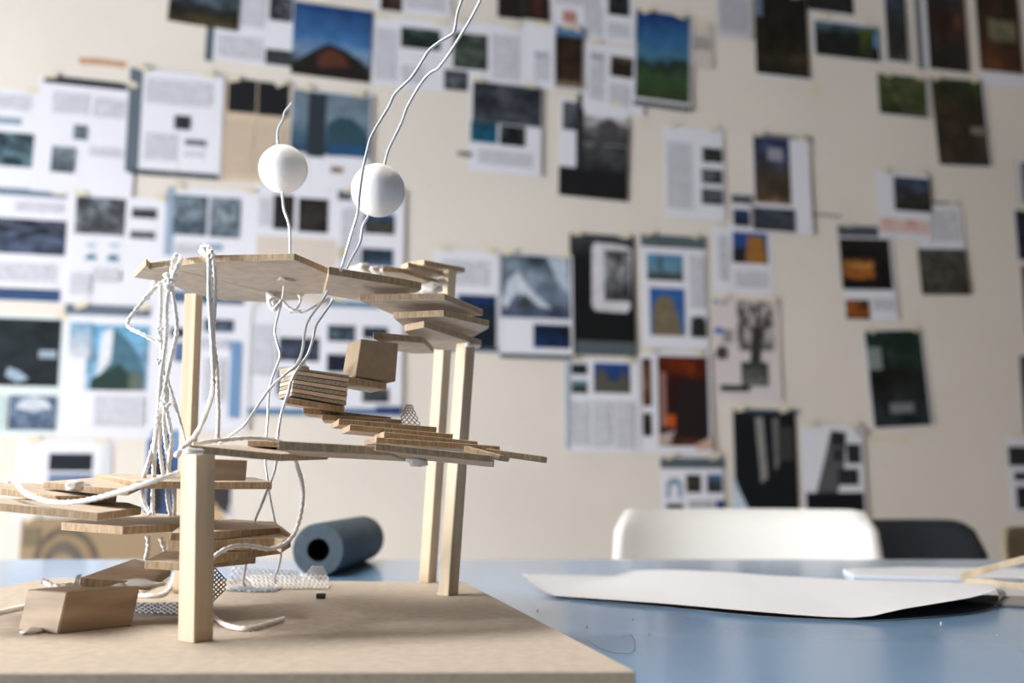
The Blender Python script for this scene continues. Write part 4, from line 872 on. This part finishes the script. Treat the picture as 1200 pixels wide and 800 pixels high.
paper(PG, 'page with dark blue wave pictures left of the upright rear posts', 'page', 384, 350, 470, 488,
      [Fl(384, 351, 444, 362, (90, 124, 146)), Pc(384, 381, 416, 401, [(0, (34, 46, 60)), (.5, (90, 108, 126)), (1, (30, 40, 52))], (24, 32, 42), .6, 4), Pc(425, 383, 454, 398, [(0, (30, 42, 58)), (1, (44, 60, 80))], (20, 28, 40), .6, 4), Pc(383, 415, 414, 437, [(0, (22, 34, 58)), (.8, (30, 38, 52)), (1, (70, 70, 76))], (18, 24, 36), .5, 4), Pc(424, 455, 455, 472, [(0, (40, 50, 54)), (.5, (90, 94, 96)), (1, (44, 52, 60))], (30, 36, 42), .6, 4), Fl(384, 478, 470, 487, (74, 104, 140)), Fl(440, 490 - 14, 470, 486, (36, 62, 110))], layer=2)
paper(PG, 'text page with a blue sky cathedral picture and two tiny pictures', 'page', 662, 420, 750, 530,
      [Pc(669, 426, 688, 439, [(0, (30, 38, 38)), (1, (50, 62, 66))], (24, 30, 30), .6, 4), Pc(669, 445, 688, 461, [(0, (40, 44, 40)), (.5, (60, 76, 76)), (1, (140, 176, 196))]), Pc(695, 425, 738, 461, [(0, (56, 54, 50)), (.3, (50, 60, 80)), (1, (30, 78, 156))]), Yp([(697, 460), (698, 440), (704, 428), (709, 436), (714, 446), (724, 448), (729, 432), (736, 450), (737, 461)], (84, 82, 74)), T(668, 470, 690, 522), T(694, 470, 716, 524), T(720, 470, 742, 526), Fl(661, 424, 666, 526, (176, 188, 210))], layer=1)
paper(PG, 'page with a dark red interior photo and a narrow picture column', 'page', 749, 411, 834, 531,
      [Pc(751, 420, 763, 476, [(0, (120, 70, 40)), (.5, (150, 110, 84)), (1, (50, 40, 32))], (40, 28, 22), .7, 3), Pc(752, 484, 763, 511, [(0, (40, 34, 34)), (1, (80, 66, 60))], (30, 26, 26), .6, 3), Pc(769, 417, 830, 523, [(0, (96, 50, 34)), (.2, (52, 30, 24)), (.7, (60, 26, 18)), (.85, (124, 46, 18)), (1, (112, 44, 20))], (34, 22, 20), .5, 3), Fl(793, 444, 828, 514, (34, 26, 28)), Fl(772, 436, 780, 500, (150, 110, 100)), Fl(779, 486, 790, 500, (190, 84, 26)), Yp([(770, 509), (786, 506), (790, 502), (784, 520), (771, 524)], (176, 160, 152)), Yp([(812, 522), (830, 512), (833, 526), (815, 528)], (196, 164, 146))], layer=2)
paper(PG, 'low page with a grey header, arch outline and small building pictures', 'page', 773, 534, 849, 610,
      [Fl(773, 536, 848, 549, (84, 94, 100)), Pc(803, 556, 821, 577, [(0, (60, 54, 50)), (1, (70, 66, 64))], (34, 34, 34), .5, 3), Pc(827, 555, 846, 577, [(0, (44, 44, 44)), (.5, (70, 76, 84)), (1, (100, 146, 196))], (56, 58, 60), .5, 4), Yp([(780, 583), (780, 566), (785, 560), (793, 560), (798, 566), (798, 583), (794, 583), (794, 568), (784, 568), (784, 583)], (130, 154, 176)), Fl(780, 590, 800, 610, (60, 64, 70)), Fl(806, 586, 836, 606, (176, 178, 184)), Fl(838, 586, 848, 602, (40, 70, 120))], layer=1)
paper(PG, 'black page with pale vertical streaks and a torn pale corner', 'page', 858, 479, 936, 610,
      [Yp([(858, 605), (858, 555), (866, 575), (882, 608)], (190, 204, 222)), Yp([(884, 489), (893, 489), (899, 560), (891, 566)], (140, 140, 136)), Yp([(904, 490), (911, 490), (912, 545), (907, 552)], (110, 110, 108)), Fl(858, 479, 936, 484, (70, 84, 98)), Fl(912, 500, 930, 540, (58, 58, 58))], col=(20, 23, 28), layer=1)
paper(PG, 'black and white collage page of ragged squares over a black band', 'page', 936, 498, 1014, 610,
      [Fl(943, 577, 1012, 610, (18, 20, 26)), Yp([(955, 577), (964, 540), (972, 504), (990, 507), (988, 545), (980, 577)], (90, 90, 94)), Fl(972, 506, 989, 522, (40, 40, 44)), Fl(990, 520, 1007, 543, (42, 42, 46)), Fl(974, 526, 986, 540, (50, 50, 54)), Fl(980, 549, 1004, 568, (44, 44, 48)), Fl(1000, 502, 1013, 510, (186, 182, 186))], layer=2)
paper(PG, 'page with a small black banner picture just above the lower steps', 'page', 22, 515, 128, 612,
      [Fl(58, 531, 108, 552, (24, 30, 40)), Pc(57, 555, 108, 570, [(0, (30, 44, 70)), (.5, (130, 146, 176)), (1, (96, 116, 150))]), Fl(120, 520, 128, 600, (206, 208, 212))], layer=0)
paper('poster', 'brown poster with grey concentric rings low on the wall', 'poster', 26, 606, 216, 690,
      [Yp([(118 - 78 * math.cos(a), 662 - 56 * math.sin(a)) for a in [math.pi * i / 24 for i in range(25)]], (110, 98, 82)) if False else Yp([(78 - 40 * math.cos(math.pi * i / 24), 664 - 48 * math.sin(math.pi * i / 24)) for i in range(25)], (106, 94, 78)),
       Yp([(78 - 32 * math.cos(math.pi * i / 24), 664 - 38 * math.sin(math.pi * i / 24)) for i in range(25)], (150, 128, 100)), Yp([(75 - 25 * math.cos(math.pi * i / 24), 664 - 30 * math.sin(math.pi * i / 24)) for i in range(25)], (104, 96, 86)),
       Yp([(74 - 15 * math.cos(math.pi * i / 24), 666 - 18 * math.sin(math.pi * i / 24)) for i in range(25)], (152, 130, 104)), Fl(28, 618, 46, 640, (122, 108, 88))], col=(156, 134, 106), layer=1)
paper(PG, 'white sheet with blue block, low behind the front post', 'page', 172, 486, 222, 608, [Fl(174, 490, 222, 606, (60, 90, 134)), Fl(176, 540, 190, 600, (44, 42, 50)), Fl(200, 496, 220, 530, (120, 150, 190))], layer=0, tapes=0)
paper(CL, 'small dark clipping with a slanting tan band, low behind the spacer block', 'clipping', 240, 560, 270, 640, [Fl(240, 560, 270, 592, (64, 58, 60)), Yp([(244, 600), (252, 588), (268, 612), (268, 636), (258, 628)], (196, 164, 128)), Yp([(252, 592), (268, 590), (268, 604)], (50, 66, 66))], layer=0, tapes=0)

# loose tape and pencil marks on the wall itself
def scrap(name, label, cat, x0, y0, x1, y1, m):
    ua, za = wall_uv(x0, y0); ub, zb_ = wall_uv(x1, y1)
    P = [room(ua, .0004, za), room(ub, .0004, za), room(ub, .0004, zb_), room(ua, .0004, zb_)]
    mid = [(P[0] + P[1]) / 2 + Z * .002, (P[2] + P[3]) / 2 + Z * .002]
    return tag(from_bm(name, prism_bm([P[0], mid[0], P[1], P[2], mid[1], P[3]], WN * 0.0004), m), label, cat)
scrap('tape_strip', 'orange brown tape strip alone on bare wall above the header page', 'tape', 93, 67, 148, 80, M_TAPER)
scrap('tape_strip', 'yellow tape scrap under the bottom of the people among trees photo', 'tape', 1014, 512, 1066, 518, M_TAPE)
scrap('tape_strip', 'grey tape scrap between the ruin photo and the doorway page', 'tape', 946, 249, 986, 256, mat('tape_grey', (0.35, 0.33, 0.29, 1), 0.7, 0.3, var=.3, scale=80))
scrap('tape_strip', 'yellow tape scrap right of the tall dark tree photo', 'tape', 952, 100, 964, 114, M_TAPE)
